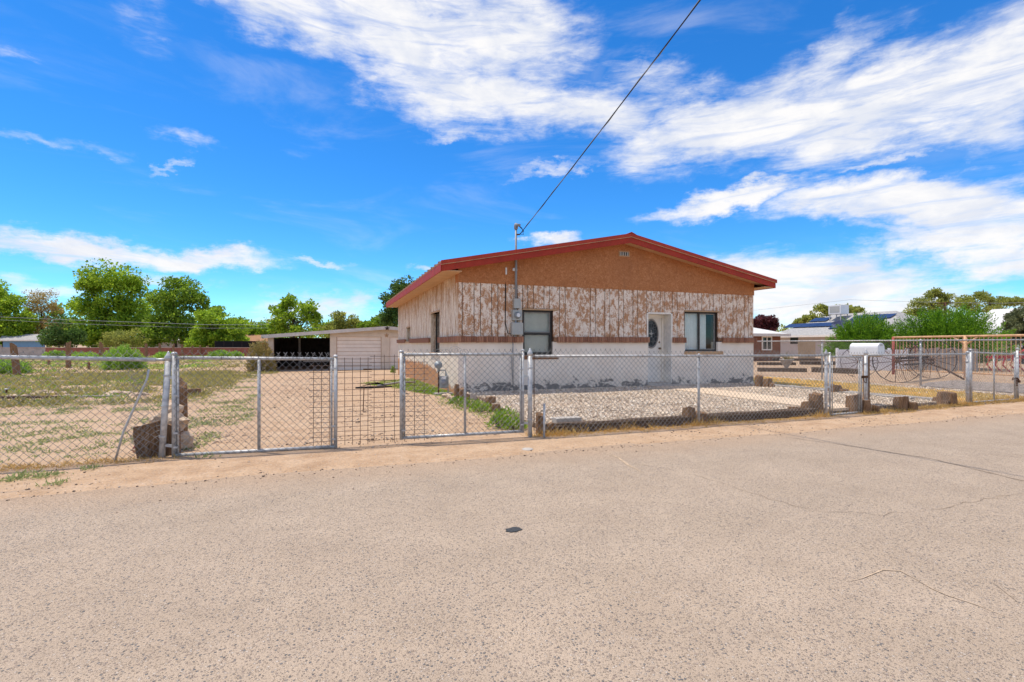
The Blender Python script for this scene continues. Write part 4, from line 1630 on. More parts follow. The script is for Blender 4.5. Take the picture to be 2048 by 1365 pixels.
def build_front_fence():
    # --- field fence on the left ---------------------------------
    P = fpt(322)
    t = thing('chain_link_fence', 'chain-link fence of the weedy field with a slumped loose wire end', 'fence', (P.x, P.y, 0))
    zt0 = ztop(0, 716) + 0.0
    A = Vector((-7.6, FY(-7.6), 0))
    zr = ztop(330, 719)
    post(t, P, 0, ztop(330, 717), .040, 'point', (.075, 0))
    zl = ztop(20, 715)
    e0, e1 = Vector((-7.6, FY(-7.6) - .01, zl)), fpt(312, 720)
    slope = (e1.z - zl) / (e1.x - fpt(20).x)
    e0.z = zl - slope * (fpt(20).x + 7.6)
    rail(t, e0, Vector((e1.x, e1.y, e1.z)), .024, 'top_rail')
    rail(t, Vector((e1.x - .02, e1.y, e1.z)), Vector((P.x + .06, P.y, e1.z + .0)), .018, 'rail_end')
    for px in (-7.6, -4.7):
        post(t, Vector((px, FY(px) + .03, 0)), 0, e0.z, .028, 'dome', name='line_post')
    L0 = (e0.x, e0.y - .012)
    q = fpt(302)
    chain_mesh(t, L0, (q.x, q.y - .012), lambda s: .015 + .02 * math.sin(s * 20), lambda s: e0.z + (e1.z - e0.z) * s, over=.05)

    def crumple(s, z):
        return .05 * np.sin(z * 9 + s * 5) * (1 - s), .03 * np.sin(s * 8 + z * 7)
    chain_mesh(t, (q.x - .26, q.y + .02), (P.x + .02, P.y + .01), lambda s: .02, lambda s: 1.0 - .05 * s, name='loose_mesh', shape=crumple, w=.075)
    a, b = fpt(299, 739), fpt(232, 926)
    MB().tube([(b.x, b.y - .03, .01), (b.x + (a.x - b.x) * .25, b.y - .03, .35), (a.x - .02, a.y - .02, .95), (a.x, a.y - .02, a.z)], .012, 6).build('tension_bar', M['galv'], t, True)

    # --- drive gate, left leaf -----------------------------------
    def gate(name, label, px0, px1, uprights, py_t0, py_t1, py_b0, py_b1, main_r=.030, rr=.021, group=None):
        a, b = fpt(px0), fpt(px1)
        g = thing(name, label, 'gate', (a.x, a.y, 0), group)
        zt0, zt1 = ztop(px0, py_t0), ztop(px1, py_t1)
        zb0, zb1 = max(.03, ztop(px0, py_b0)), max(.03, ztop(px1, py_b1))
        rail(g, (a.x, a.y, zt0), (b.x, b.y, zt1), rr, 'top_rail')
        rail(g, (a.x, a.y, zb0), (b.x, b.y, zb1), rr, 'bottom_rail')
        for (px, extra, r) in uprights:
            p = fpt(px)
            s = (p.x - a.x) / (b.x - a.x)
            zb, zt = zb0 + (zb1 - zb0) * s, zt0 + (zt1 - zt0) * s
            o = MB().tube([(p.x, p.y, zb - .02), (p.x, p.y, zt + extra)], r * .9, 10).build('upright', M['galv'], g, True)
            if extra > .02:
                MB().lathe((p.x, p.y, zt + extra - .01), [(r * 1.15, 0), (r * 1.15, .02), (r * .7, .035)], 10).build('cap', M['galv'], o, True)
        ties(g, (a.x, a.y, zt0), (b.x, b.y, zt1), 9, rr)
        chain_mesh(g, (a.x, a.y - .028), (b.x, b.y - .028), lambda s: zb0 + (zb1 - zb0) * s + .0, lambda s: zt0 + (zt1 - zt0) * s, over=.045)
        return g, (a, b, zt0, zt1, zb0, zb1)

    g, d = gate('drive_gate', 'wide chain-link driveway gate leaf beside the rock pile', 349, 671,
                [(348.5, .045, .030), (356, -.02, .014), (518, 0, .021), (663, 0, .016), (671, .03, .026)], 716, 718.5, 914, 896.5)
    a, b = d[0], d[1]
    for zz in (1.05, .75, .30, .13):
        for (u, v) in ((348.5, 357), (662, 671)):
            p, q = fpt(u), fpt(v)
            MB().beam((p.x, p.y - .03, zz), (q.x, q.y - .03, zz), .008, .022).build('clamp', M['galv'], g)
    for zz in (.98, .16):
        p, q = fpt(328), fpt(348)
        MB().beam((p.x, p.y, zz), (q.x, q.y, zz - .02), .03, .03).build('hinge', M['galv'], g)
    # wire curls on the top rail of that leaf
    rng = random.Random(2)
    for px in (557, 571, 585, 599, 614, 626, 641, 653):
        p = fpt(px, 718)
        m = MB()
        m.tube([(p.x, p.y - .03, p.z), (p.x, p.y - .03, p.z + .055), (p.x - .02, p.y - .03, p.z + .085)], .0025, 4)
        m.tube([(p.x, p.y - .03, p.z + .055), (p.x + .022, p.y - .03, p.z + .085)], .0025, 4)
        m.build('wire_barb', M['wire'], g)
    g2, d = gate('drive_gate', 'driveway gate leaf hinged on the pointed post beside the house wall', 803, 1045,
                 [(803, .035, .028), (809, -.03, .014), (930, 0, .020), (1041, 0, .015), (1045.5, .05, .024)], 709.5, 709, 876.5, 863)
    for zz in (1.0, .70, .2):
        for (u, v) in ((802.5, 810), (1040, 1046)):
            p, q = fpt(u), fpt(v)
            MB().beam((p.x, p.y - .03, zz), (q.x, q.y - .03, zz), .008, .022).build('clamp', M['galv'], g2)
    for zz in (.90, .22):
        p, q = fpt(1046), fpt(1060)
        MB().beam((p.x, p.y, zz), (q.x, q.y, zz - .01), .03, .03).build('hinge', M['galv'], g2)
    m = MB()
    rng = random.Random(4)
    p0 = fpt(880, 705)
    for k in range(5):
        c = p0 + Vector((k * .09 + rng.uniform(-.03, .03), -.03, rng.uniform(-.01, .03)))
        r = rng.uniform(.05, .085)
        m.tube([c + Vector((math.cos(q) * r, .01 * math.sin(3 * q), math.sin(q) * r * .8)) for q in np.linspace(-.4, 3.8, 12)], .0022, 4)
    o = m.build('tangled_wire', M['wire'], g2); o['kind'] = 'stuff'

    # --- welded wire panels wired across the gap -------------------
    def panel(label, px0, px1, py_t, zb, n, dz, yoff):
        a, b = fpt(px0), fpt(px1)
        w = thing('wire_panel', label, 'wire panel', (a.x, a.y + yoff, 0), 'welded wire panels across the drive')
        zt = ztop((px0 + px1) / 2, py_t)
        vs = np.linspace(a.x + .05, b.x - .05, n)
        for k, x in enumerate(vs):
            MB().tube([(x, FY(x) + yoff, zb - .0), (x + rng.uniform(-.006, .006), FY(x) + yoff, zt)], .0038, 5).build('vertical_wire', M['rusty_wire'], w)
        zs = [zt - .02]
        step = .085
        while zs[-1] - step > zb + .01:
            zs.append(zs[-1] - step)
            step = max(.055, step * .975)
        for zz in zs:
            MB().tube([(a.x, FY(a.x) + yoff - .008, zz), ((a.x + b.x) / 2, FY((a.x + b.x) / 2) + yoff - .008, zz + rng.uniform(-.006, .006)), (b.x, FY(b.x) + yoff - .008, zz)], .0034, 5).build('horizontal_wire', M['rusty_wire'], w)
    panel('rusty welded wire panel lapping the driveway gate leaf near the rock pile', 618, 744, 716, .03, 8, 0, .045)
    panel('rusty welded wire panel lapping the gate leaf beside the house', 741, 858, 710, .03, 6, 0, .075)

    # --- front garden fence ----------------------------------------
    P0, P1, P2 = fpt(1060), fpt(1400), fpt(1652)
    t = thing('chain_link_fence', 'chain-link fence along the old timber edging in front of the pebble bed', 'fence', (P0.x, P0.y, 0))
    post(t, P0, 0, ztop(1060, 708), .038, 'point')
    post(t, Vector((P1.x, P1.y + .03, 0)), 0, ztop(1400, 712), .024, 'dome', name='line_post')
    post(t, P2, 0, ztop(1652, 708), .031, 'point')
    za, zb_ = ztop(1060, 713), ztop(1652, 711.5)
    rail(t, (P0.x, P0.y, za), (P2.x, P2.y, zb_), .020, 'top_rail')
    s = fpt(1067)
    MB().tube([(s.x, s.y - .02, .1), (s.x, s.y - .02, za + .04)], .007, 6).build('tension_bar', M['rust'], t)
    ties(t, (P0.x, P0.y, za), (P2.x, P2.y, zb_), 14, .020)
    chain_mesh(t, (s.x, s.y - .026), (P2.x - .03, P2.y - .026), lambda q: .02 + .03 * q, lambda q: za + (zb_ - za) * q, over=.055)
    st = on_z(1088, 877, 0)
    tag(MB().tube([(st.x, st.y, -.1), (st.x + .005, st.y, .50)], .016, 10).build('pipe_stub', M['galv'], None, True), 'short bare galvanised pipe stub standing in dry grass beside the pointed post', 'pipe')

    # --- walk gate ----------------------------------------------------
    g, d = gate('walk_gate', 'narrow chain-link garden gate at the end of the concrete path', 1659, 1722,
                [(1659.5, .06, .022), (1664.5, .0, .010), (1718, .0, .012), (1722.5, .0, .019)], 714, 714, 833, 829, rr=.018)
    for zz in (1.0, .55, .2):
        p, q = fpt(1652), fpt(1660)
        MB().beam((p.x, p.y, zz), (q.x, q.y, zz), .03, .03).build('hinge', M['galv'], g)
    p, q = fpt(1720), fpt(1733)
    MB().beam((p.x, p.y - .03, .72), (q.x, q.y - .03, .72), .012, .05).build('latch', M['rust'], g)
    MB().tube([(p.x + .03, p.y - .04, .73), (p.x + .05, p.y - .05, .62), (p.x + .10, p.y - .05, .60), (p.x + .12, p.y - .04, .70)], .008, 6).build('latch_fork', M['rust'], g)
    # --- fence to the right of the walk gate ------------------------------
    P3, P4 = fpt(1731.5), fpt(1935)
    t = thing('chain_link_fence', 'chain-link fence section between the mailbox and the chained gate', 'fence', (P3.x, P3.y, 0))
    post(t, P3, 0, ztop(1731, 707), .036, 'point')
    post(t, P4, 0, ztop(1935, 706), .036, 'dome')
    za, zb_ = ztop(1731, 711), ztop(1935, 708.5)
    rail(t, (P3.x, P3.y, za), (P4.x, P4.y, zb_), .019, 'top_rail')
    ties(t, (P3.x, P3.y, za), (P4.x, P4.y, zb_), 8, .019)
    chain_mesh(t, (P3.x + .03, P3.y - .026), (P4.x - .03, P4.y - .026), lambda q: .03, lambda q: za + (zb_ - za) * q, over=.045)
    # --- chained gate ------------------------------------------------------
    g, d = gate('yard_gate', 'chain-link gate fastened with a rusty chain and padlock', 1941, 2030,
                [(1941.5, .05, .030), (1988, 0, .019), (2030, .03, .024)], 705, 709, 808, 805, rr=.019)
    c = fpt(2031, 758)
    ch = MB()
    for k in range(12):
        a_ = k / 12 * 2 * math.pi
        cc = c + Vector((.055 * math.cos(a_), .055 * math.sin(a_) - .0, .025 * math.sin(a_ * 2)))
        ch.lathe(cc - Vector((0, 0, .012)), [(.008, 0), (.014, .006), (.014, .018), (.008, .024)], 6)
    for k in range(4):
        ch.lathe(c + Vector((-.05, -.05, -.05 - k * .04)), [(.008, 0), (.015, .008), (.015, .028), (.008, .036)], 6)
    o = ch.build('chain_links', M['rust'], g); o['kind'] = 'stuff'
    MB().box(c.x - .03, c.x + .03, c.y - .085, c.y - .055, c.z - .09, c.z - .03).build('padlock', M['rust'], g, bevel=.006)
    # --- beyond the chained gate
    P5 = fpt(2032)
    t = thing('chain_link_fence', 'chain-link fence post and mesh past the chained gate', 'fence', (P5.x + .05, P5.y, 0))
    post(t, (P5.x + .06, P5.y + .0), 0, 1.24, .030, 'dome')
    zz = ztop(2032, 710)
    rail(t, (P5.x + .06, P5.y, zz), (17.4, FY(17.4), zz), .019, 'top_rail')
    chain_mesh(t, (P5.x + .08, P5.y - .025), (17.38, FY(17.4) - .02), lambda q: .03, lambda q: zz, over=.045)


build_front_fence()


def build_side_fence():
    X = 17.4
    t = thing('chain_link_fence', 'taller chain-link side fence between the yard and the wagon wheels', 'fence', (X, 7.2, 0))
    zt = 1.475
    Y0, Y1 = 7.2, 24.0
    ys = [on_x(1643, 700, X).y, on_x(1840, 700, X).y]
    d = abs(ys[0] - ys[1])
    posts = [ys[1] - d if ys[1] - d > 7.2 else 7.25, ys[1], ys[0], ys[0] + d, ys[0] + 2 * d, ys[0] + 3 * d]
    for k, y in enumerate(posts):
        post(t, (X + .03, y), 0, zt, .032 if k else .04, 'dome', name='line_post')
    rail(t, (X, Y0, zt), (X, Y1, zt), .022, 'top_rail')
    chain_mesh(t, (X - .03, Y0), (X - .03, Y1), lambda s: .03, lambda s: zt, r=.0026, over=.0)


build_side_fence()


# ------------------------------------------------------------------ timbers, stumps, rocks
def rough_box(w, d, h, seed, jit=.09, nz=4):
    """weathered sawn log standing on its end, about the origin"""
    rnd = random.Random(seed)
    m = MB()
    prof = [(-.86, -.86), (-.3, -1.0), (.35, -1.03), (.88, -.84), (1.02, -.3), (1.0, .35), (.86, .86), (.3, 1.02), (-.35, 1.0), (-.88, .84), (-1.02, .3), (-1.0, -.35)]
    n = len(prof)
    split = rnd.randrange(n)
    col = [1 + rnd.uniform(-jit, jit) for _ in prof]
    sl = (rnd.uniform(-.10, .10), rnd.uniform(-.10, .10))
    for k in range(nz + 1):
        f = k / nz
        for i, (a, b) in enumerate(prof):
            j = col[i] * (1 + rnd.uniform(-.03, .03)) * (1.05 - .08 * f)
            if i == split:
                j *= .80
            zz = h * f
            if k == nz:
                zz += (sl[0] * a + sl[1] * b) * h * .6 + rnd.uniform(-.04, .03) * h
                j *= .93
            m.v.append((a * w / 2 * j, b * d / 2 * j, zz))
    for k in range(nz):
        for i in range(n):
            j = (i + 1) % n
            m.f.append((k * n + i, k * n + j, (k + 1) * n + j, (k + 1) * n + i))
    m.v.append((0, 0, h * .96))
    c = len(m.v) - 1
    for i in range(n):
        m.f.append((nz * n + i, nz * n + (i + 1) % n, c))
    m.f.append(tuple(range(n))[::-1])
    return m


def stump(px, py, wpx, hpx, label, seed, z=0.0, rot=0.0, tilt=(0, 0), group=None, name='log_stump', mat='wood_v', deep=1.0):
    p = on_z(px, py, z)
    k = zdepth(p) / F
    m = rough_box(wpx * k, wpx * k * deep, hpx * k + .06, seed)
    R = Matrix.Rotation(rot, 4, 'Z') @ Matrix.Rotation(tilt[0], 4, 'X') @ Matrix.Rotation(tilt[1], 4, 'Y')
    m.v = [tuple(R @ Vector(v) + Vector((p.x, p.y + wpx * k * deep / 2, z - .06))) for v in m.v]
    o = m.build(name, M[mat], None, False)
    return tag(o, label, 'stump', group)


def timber(a, b, w, h, label, seed, z0=0.0, mat='timber'):
    rnd = random.Random(seed)
    a, b = Vector(a), Vector(b)
    d = b - a
    n = max(4, int(d.length / .35))
    s = Vector((-d.y, d.x, 0)).normalized()
    m = MB()
    for k in range(n + 1):
        p = a + d * (k / n)
        for (u, v) in ((-.5, 0), (.5, 0), (.5, .85), (.38, 1), (-.38, 1), (-.5, .85)):
            m.v.append(tuple(p + s * w * (u + rnd.uniform(-.04, .04)) + Vector((0, 0, h * v + (rnd.uniform(-.012, .008) if v else -.04)))))
        if k:
            for i in range(6):
                j = (i + 1) % 6
                m.f.append(((k - 1) * 6 + i, (k - 1) * 6 + j, k * 6 + j, k * 6 + i))
    m.f.append(tuple(range(6))); m.f.append(tuple(range(n * 6 + 5, n * 6 - 1, -1)))
    o = m.build('railroad_tie', M[mat], None, recalc=True)
    return tag(o, label, 'timber')


def rock_mesh(s, seed, flat=.6):
    import bmesh
    bm = bmesh.new()
    bmesh.ops.create_icosphere(bm, subdivisions=2, radius=1)
    for v in bm.verts:
        n = mnoise.noise(v.co * 1.1 + Vector((seed * 3.7, seed, 0))) * .55 + mnoise.noise(v.co * 2.7 + Vector((seed, 0, 9))) * .22
        v.co *= 1 + n
        v.co = Vector((v.co.x * s, v.co.y * s * .8, v.co.z * s * flat))
    me = bpy.data.meshes.new('rock')
    bm.to_mesh(me); bm.free()
    me.materials.append(M['rock'])
    return me


ROCKS = [rock_mesh(1.0, k) for k in range(5)]


def rock(p, s, label, k, group, flat=.62, name='rock'):
    o = bpy.data.objects.new(name, ROCKS[k % 5])
    COL.objects.link(o)
    o.location = p
    o.scale = (s, s, s * flat / .6)
    o.rotation_euler = (0, 0, k * 1.7)
    return tag(o, label, 'rock', group)


def build_edging():
    A = on_z(1100, 876, 0); B = on_z(1388, 851, 0)
    timber((A.x, 6.86, .0), (B.x, 6.86, .0), .17, .155, 'long weathered timber edging between the pipe stub and the middle fence post', 1)
    A = on_z(1425, 850, 0); B = on_z(1640, 832, 0)
    timber((A.x, 6.86, 0), (B.x - .1, 6.88, 0), .17, .155, 'long weathered timber edging between the middle fence post and the walk gate', 2)
    timber((12.62, 7.6, .02), (12.66, 11.9, .02), .16, .11, 'grey timber edging along the right side of the raised pebble bed', 3, mat='grey_board')
    timber((13.45, 7.5, .0), (13.45, 12.4, .0), .14, .08, 'low grey timber between the narrow pebble strip and the yellow grass', 4, mat='grey_board')
    a = on_z(1108, 846, .1); b = on_z(1145, 843, .1)
    tag(MB().box(a.x, b.x + .1, 7.15, 7.33, .08, .18).build('concrete_block', M['concrete_grey'], bevel=.01), 'flat concrete block lying behind the timber edging beside the pipe stub', 'block')
    stump(1083, 872, 16, 42, 'square log stump hard against the pointed post', 11)
    stump(1101, 871, 20, 22, 'short log stump at the end of the timber edging beside the pipe stub', 12)
    stump(1384, 851, 22, 34, 'split log stump at the foot of the middle fence post', 13, rot=.2)
    stump(1409, 850, 25, 24, 'dark low stump between the two timber edgings', 14, rot=-.15)
    stump(1602, 834, 26, 18, 'lowest of three stepped stumps beside the walk gate', 15)
    stump(1627, 832, 22, 28, 'middle one of three stepped stumps beside the walk gate', 16)
    stump(1643, 831, 22, 42, 'tallest of three stepped stumps beside the walk gate', 17)
    stump(1716, 828, 20, 36, 'stump between the walk gate and the mailbox', 18)
    stump(1740, 828, 24, 28, 'round stump just behind the capped post by the mailbox', 19, rot=.4)
    stump(1757, 827, 12, 15, 'small dark stump past the capped post by the mailbox', 20)
    stump(1815, 822, 24, 27, 'upright weathered stump halfway along the fence by the yellow grass', 21, rot=.3)
    stump(1833, 822, 14, 16, 'small stump leaning on the weathered stump by the yellow grass', 22)
    stump(1804, 815, 10, 12, 'tiny stump end behind the weathered stump by the yellow grass', 23)
    stump(1912, 812, 30, 26, 'broad stump at the foot of the chained gate post', 24, rot=.2)
    stump(1886, 810, 16, 14, 'low stump beside the broad stump at the chained gate', 25)
    stump(1900, 812, 14, 10, 'flat stump end in front of the broad stump at the chained gate', 26)
    # in the yard
    stump(1524, 774, 14, 22, 'blackened stump at the right front corner of the house', 27, z=.09)
    stump(1542, 775, 15, 17, 'grey stump beside the blackened stump at the house corner', 28, z=.09)
    stump(1548, 776, 9, 9, 'low stump end at the head of the grey timber edging', 29, z=.09)
    stump(1678, 788, 22, 18, 'dark stump beside the concrete path behind the walk gate', 30, z=.05)
    stump(1695, 789, 16, 10, 'low rotten stump next to the dark stump behind the walk gate', 31, z=.05)
    # left side of the pebble bed
    stump(985, 815, 20, 20, 'upper log stump in the weeds at the edge of the pebbles', 32, z=.02)
    stump(994, 826, 18, 16, 'lower log stump in the weeds at the edge of the pebbles', 33, z=.0)
    stump(915, 797, 10, 26, 'tallest of the log stumps at the left front corner of the house', 34, z=.02)
    stump(926, 800, 12, 22, 'middle log stump at the left front corner of the house', 35, z=.0)
    stump(936, 801, 10, 12, 'short log stump beside the scalloped concrete edging', 36, z=.0)
    # scalloped edging
    e0, e1 = on_z(940, 801, .0), on_z(992, 801, .0)
    sc_ = MB()
    e = thing('scalloped_edging', 'scalloped concrete edging piece by the house corner', 'edging', (e0.x, e0.y, 0))
    n = 6
    dx = (e1.x - e0.x) / n
    for k in range(n):
        pts = [(e0.x + dx * k + .003, e0.y, -.03), (e0.x + dx * (k + 1) - .003, e0.y, -.03), (e0.x + dx * (k + 1) - .003, e0.y, .115)]
        for q in np.linspace(0, math.pi, 7)[1:-1]:
            pts.append((e0.x + dx * (k + .5) + math.cos(q) * dx * .48, e0.y, .115 + math.sin(q) * .055))
        pts.append((e0.x + dx * k + .003, e0.y, .115))
        MB().prism(pts, (0, .05, 0)).build('scallop', M['concrete_grey'], e, recalc=True)
    for i, (px, py, s) in enumerate([(945, 795, .13), (955, 790, .10), (893, 793, .12), (901, 797, .10), (1022, 838, .11), (1030, 846, .12), (1015, 826, .09), (907, 801, .09)]):
        p = on_z(px, py, .03)
        rock((p.x, p.y, .03), s, 'small tan rock along the left edge of the pebble bed', i, 'rocks edging the pebble bed')
    # ---- rock and timber pile at the field gate
    g = 'rocks piled behind the gate post'
    base = on_z(305, 905, 0)
    rnd = random.Random(9)
    spots = [(300, 870, .20, .08), (318, 855, .19, .10), (276, 868, .19, .08), (292, 848, .18, .27), (312, 836, .17, .29), (270, 845, .16, .22), (318, 862, .14, .40), (296, 826, .17, .42), (306, 845, .13, .52), (284, 800, .13, .42), (258, 860, .13, .05), (330, 860, .15, .08)]
    for i, (px, py, s, z) in enumerate(spots):
        p = fpt(px)
        rock((p.x + .05, p.y + .42 + .07 * (i % 3), z + .0), s, 'pale tan rock heaped in the pile behind the gate post', i + 3, g)
    p = fpt(292)
    m = rough_box(.30, .16, .46, 51)
    R = Matrix.Rotation(.15, 4, 'Z') @ Matrix.Rotation(-.16, 4, 'Y')
    m.v = [tuple(R @ Vector(v) + Vector((p.x + .04, p.y + .14, -.05))) for v in m.v]
    tag(m.build('log_slab', M['wood_v'], None, False, .01), 'wide brown log slab leaning below the rock pile at the gate post', 'log')
    p = fpt(326)
    m = rough_box(.14, .16, .42, 52)
    m.v = [tuple(Vector(v) + Vector((p.x + .06, p.y + .17, -.05))) for v in m.v]
    tag(m.build('log_stump', M['wood_v'], None, False, .008), 'narrow log stump between the gate post and the drive gate', 'stump')
    p = fpt(311)
    m = rough_box(.13, .13, .95, 53)
    m.v = [tuple(Vector(v) + Vector((p.x + .06, p.y + .85, -.1))) for v in m.v]
    tag(m.build('wooden_post', M['wood_v'], None, False, .008), 'dark wooden post rising behind the rock pile', 'post')
    p = on_z(272, 910, .0)
    tag(MB().obox((p.x, p.y + .1, .06), (.03, 0, .05), (0, .01, 0), (-.05, 0, .03)).build('red_scrap', M['red_paint']), 'small red plastic scrap lying by the log slab', 'scrap')
    # ---- border of stones and rails across the field
    g = 'stones in the border across the field'
    for i, (px, py, s) in enumerate([(92, 787, .16), (70, 791, .10), (100, 789, .12), (130, 788, .10), (150, 787, .08), (180, 788, .08), (228, 789, .15), (241, 788, .15), (255, 789, .12), (217, 792, .10), (268, 792, .13), (285, 791, .12), (48, 795, .11), (20, 796, .12), (135, 794, .10)]):
        p = on_z(px, py, .0)
        rock((p.x, p.y, .02), s * 1.25, 'flat tan stone set in the border across the weedy field', i, g, .4)
    a, b = on_z(-60, 799, 0), on_z(125, 797, 0)
    timber((a.x, a.y, -.02), (b.x, b.y, -.02), .14, .09, 'half-buried brown log rail in the stone border of the field', 6)
    a, b = on_z(135, 796, 0), on_z(242, 794, 0)
    timber((a.x, a.y, -.02), (b.x, b.y, -.02), .12, .07, 'pale half-buried rail continuing the stone border of the field', 7, mat='grey_board')
    stump(385, 793, 26, 14, 'reddish log stub lying beside the drive behind the gate', 55, rot=.3)
    stump(366, 797, 16, 9, 'small log stub beside the reddish log stub on the drive', 56, rot=.2)
    p = on_z(13, 792, 0)
    q = thing('metal_stake', 'short rusty metal stake with a round head in the field', 'stake', (p.x, p.y, 0))
    MB().tube([(p.x, p.y, -.1), (p.x, p.y, .16)], .022, 8).build('shaft', M['rust'], q)
    MB().lathe((p.x, p.y, .16), [(.045, 0), (.05, .02), (.03, .035)], 10).build('head', M['grey_box'], q)
    p = on_z(1055, 899, .012)
    tag(MB().lathe((p.x, p.y, .0), [(.075, 0), (.075, .014), (.06, .022), (.01, .024)], 20).build('valve_lid', M['concrete_grey'], None, True), 'small round grey utility lid in the dirt verge', 'lid')


build_edging()


# ------------------------------------------------------------------ gas meter, mailbox, hay rake and other things in the yard
def build_gas_meter():
    x, y = 2.78, 13.15
    t = thing('gas_meter', 'grey gas meter with riser pipe and regulator beside the left house wall', 'gas meter', (x, y, 0))
    MB().tube([(x - .09, y, -.1), (x - .09, y, .42), (x - .09, y, .62)], .022, 10).build('riser', M['rust'], t, True)
    MB().tube([(x - .09, y, .60), (x - .05, y, .66), (x + .09, y, .66), (x + .11, y, .60), (x + .11, y, .50)], .018, 8).build('outlet_pipe', M['meter_grey'], t, True)
    MB().tube([(x + .17, y, -.08), (x + .17, y, .50), (x + .11, y, .55)], .018, 8).build('support_pipe', M['galv'], t, True)
    r = MB().lathe((x - .11, y - .04, .80), [(.05, 0), (.10, .01), (.11, .03), (.10, .05), (.05, .06), (.03, .09)], 16, (0, -1, .3)).build('regulator', M['meter_grey'], t, True)
    MB().lathe((x - .09, y, .62), [(.03, 0), (.035, .10), (.05, .14), (.05, .20), (.02, .24)], 12).build('regulator_body', M['meter_grey'], t, True)
    b = MB().box(x - .07, x + .14, y - .09, y + .07, .18, .50).build('meter_body', M['meter_grey'], t, bevel=.03)
    MB().lathe((x + .03, y - .09, .34), [(.08, 0), (.075, .02), (.03, .03)], 16, (0, -1, 0)).build('diaphragm_cover', M['pvc_grey'], b, True)
    MB().box(x - .03, x + .09, y - .115, y - .088, .42, .49).build('index_box', M['white_metal'], b, bevel=.004)
    MB().box(x - .2, x + .28, y - .12, y + .12, -.03, .05).build('pad', M['concrete_grey'], t)


def build_mailbox():
    x0, y0, W, L = 10.43, 6.93, .20, .56
    z0, hh = 1.13, .255
    xc = x0 + W / 2
    t = thing('mailbox', 'large white metal mailbox with rounded top standing behind the capped post', 'mailbox', (xc, y0 + L / 2, 0))
    def prof(s=1.0):
        r = W / 2 * s
        pts = [(-r, 0), (r, 0), (r, hh - W / 2)]
        for q in np.linspace(0, math.pi, 14)[1:-1]:
            pts.append((math.cos(q) * r, hh - W / 2 + math.sin(q) * r))
        pts.append((-r, hh - W / 2))
        return pts
    MB().prism([(xc + a, y0, z0 + b) for a, b in prof()], (0, L, 0)).build('body', M['white_metal'], t, False, .004, True)
    MB().prism([(xc + a * 1.05, y0 - .018, z0 - .004 + b * 1.03) for a, b in prof()], (0, .04, 0)).build('door', M['white_metal'], t, False, .005, True)
    MB().prism([(xc + a * 1.03, y0 + L - .01, z0 - .003 + b * 1.02) for a, b in prof()], (0, .018, 0)).build('back_rim', M['white_metal'], t, False, .004, True)
    MB().box(xc - .02, xc + .02, y0 - .04, y0 - .016, z0 + hh - .06, z0 + hh - .02).build('latch', M['galv'], t, bevel=.004)
    MB().box(xc - .08, xc + .08, y0 + .04, y0 + L - .03, z0 - .03, z0).build('mount_board', M['plank_tan'], t)
    MB().box(xc - .045, xc + .045, y0 + L / 2 - .045, y0 + L / 2 + .045, -.1, z0 - .03).build('post', M['wood_v'], t, bevel=.006)


def wheel(parent, c, axis, R, spokes=14, name='wheel'):
    ax = Vector(axis).normalized()
    u = ax.cross(Vector((0, 0, 1))).normalized()
    v = u.cross(ax)
    c = Vector(c)
    m = MB()
    n = 40
    for k in range(n):
        t = 2 * math.pi * k / n
        d = u * math.cos(t) + v * math.sin(t)
        for (r, o) in ((R, -.025), (R, .025), (R - .018, .025), (R - .018, -.025)):
            m.v.append(tuple(c + d * r + ax * o))
    for k in range(n):
        k2 = (k + 1) % n
        for j in range(4):
            j2 = (j + 1) % 4
            m.f.append((k * 4 + j, k * 4 + j2, k2 * 4 + j2, k2 * 4 + j))
    w = m.build(name, M['dark_iron'], parent, recalc=True)
    MB().lathe(c - ax * .10, [(.04, 0), (.07, .03), (.07, .17), (.04, .20)], 12, ax).build('hub', M['rust'], w, True)
    for k in range(spokes):
        t = 2 * math.pi * (k + .3) / spokes
        d = u * math.cos(t) + v * math.sin(t)
        s = .05 if k % 2 else -.05
        MB().tube([c + d * .05 + ax * s, c + d * (R - .01)], .011, 5, False).build('spoke', M['rust'], w)
    return w


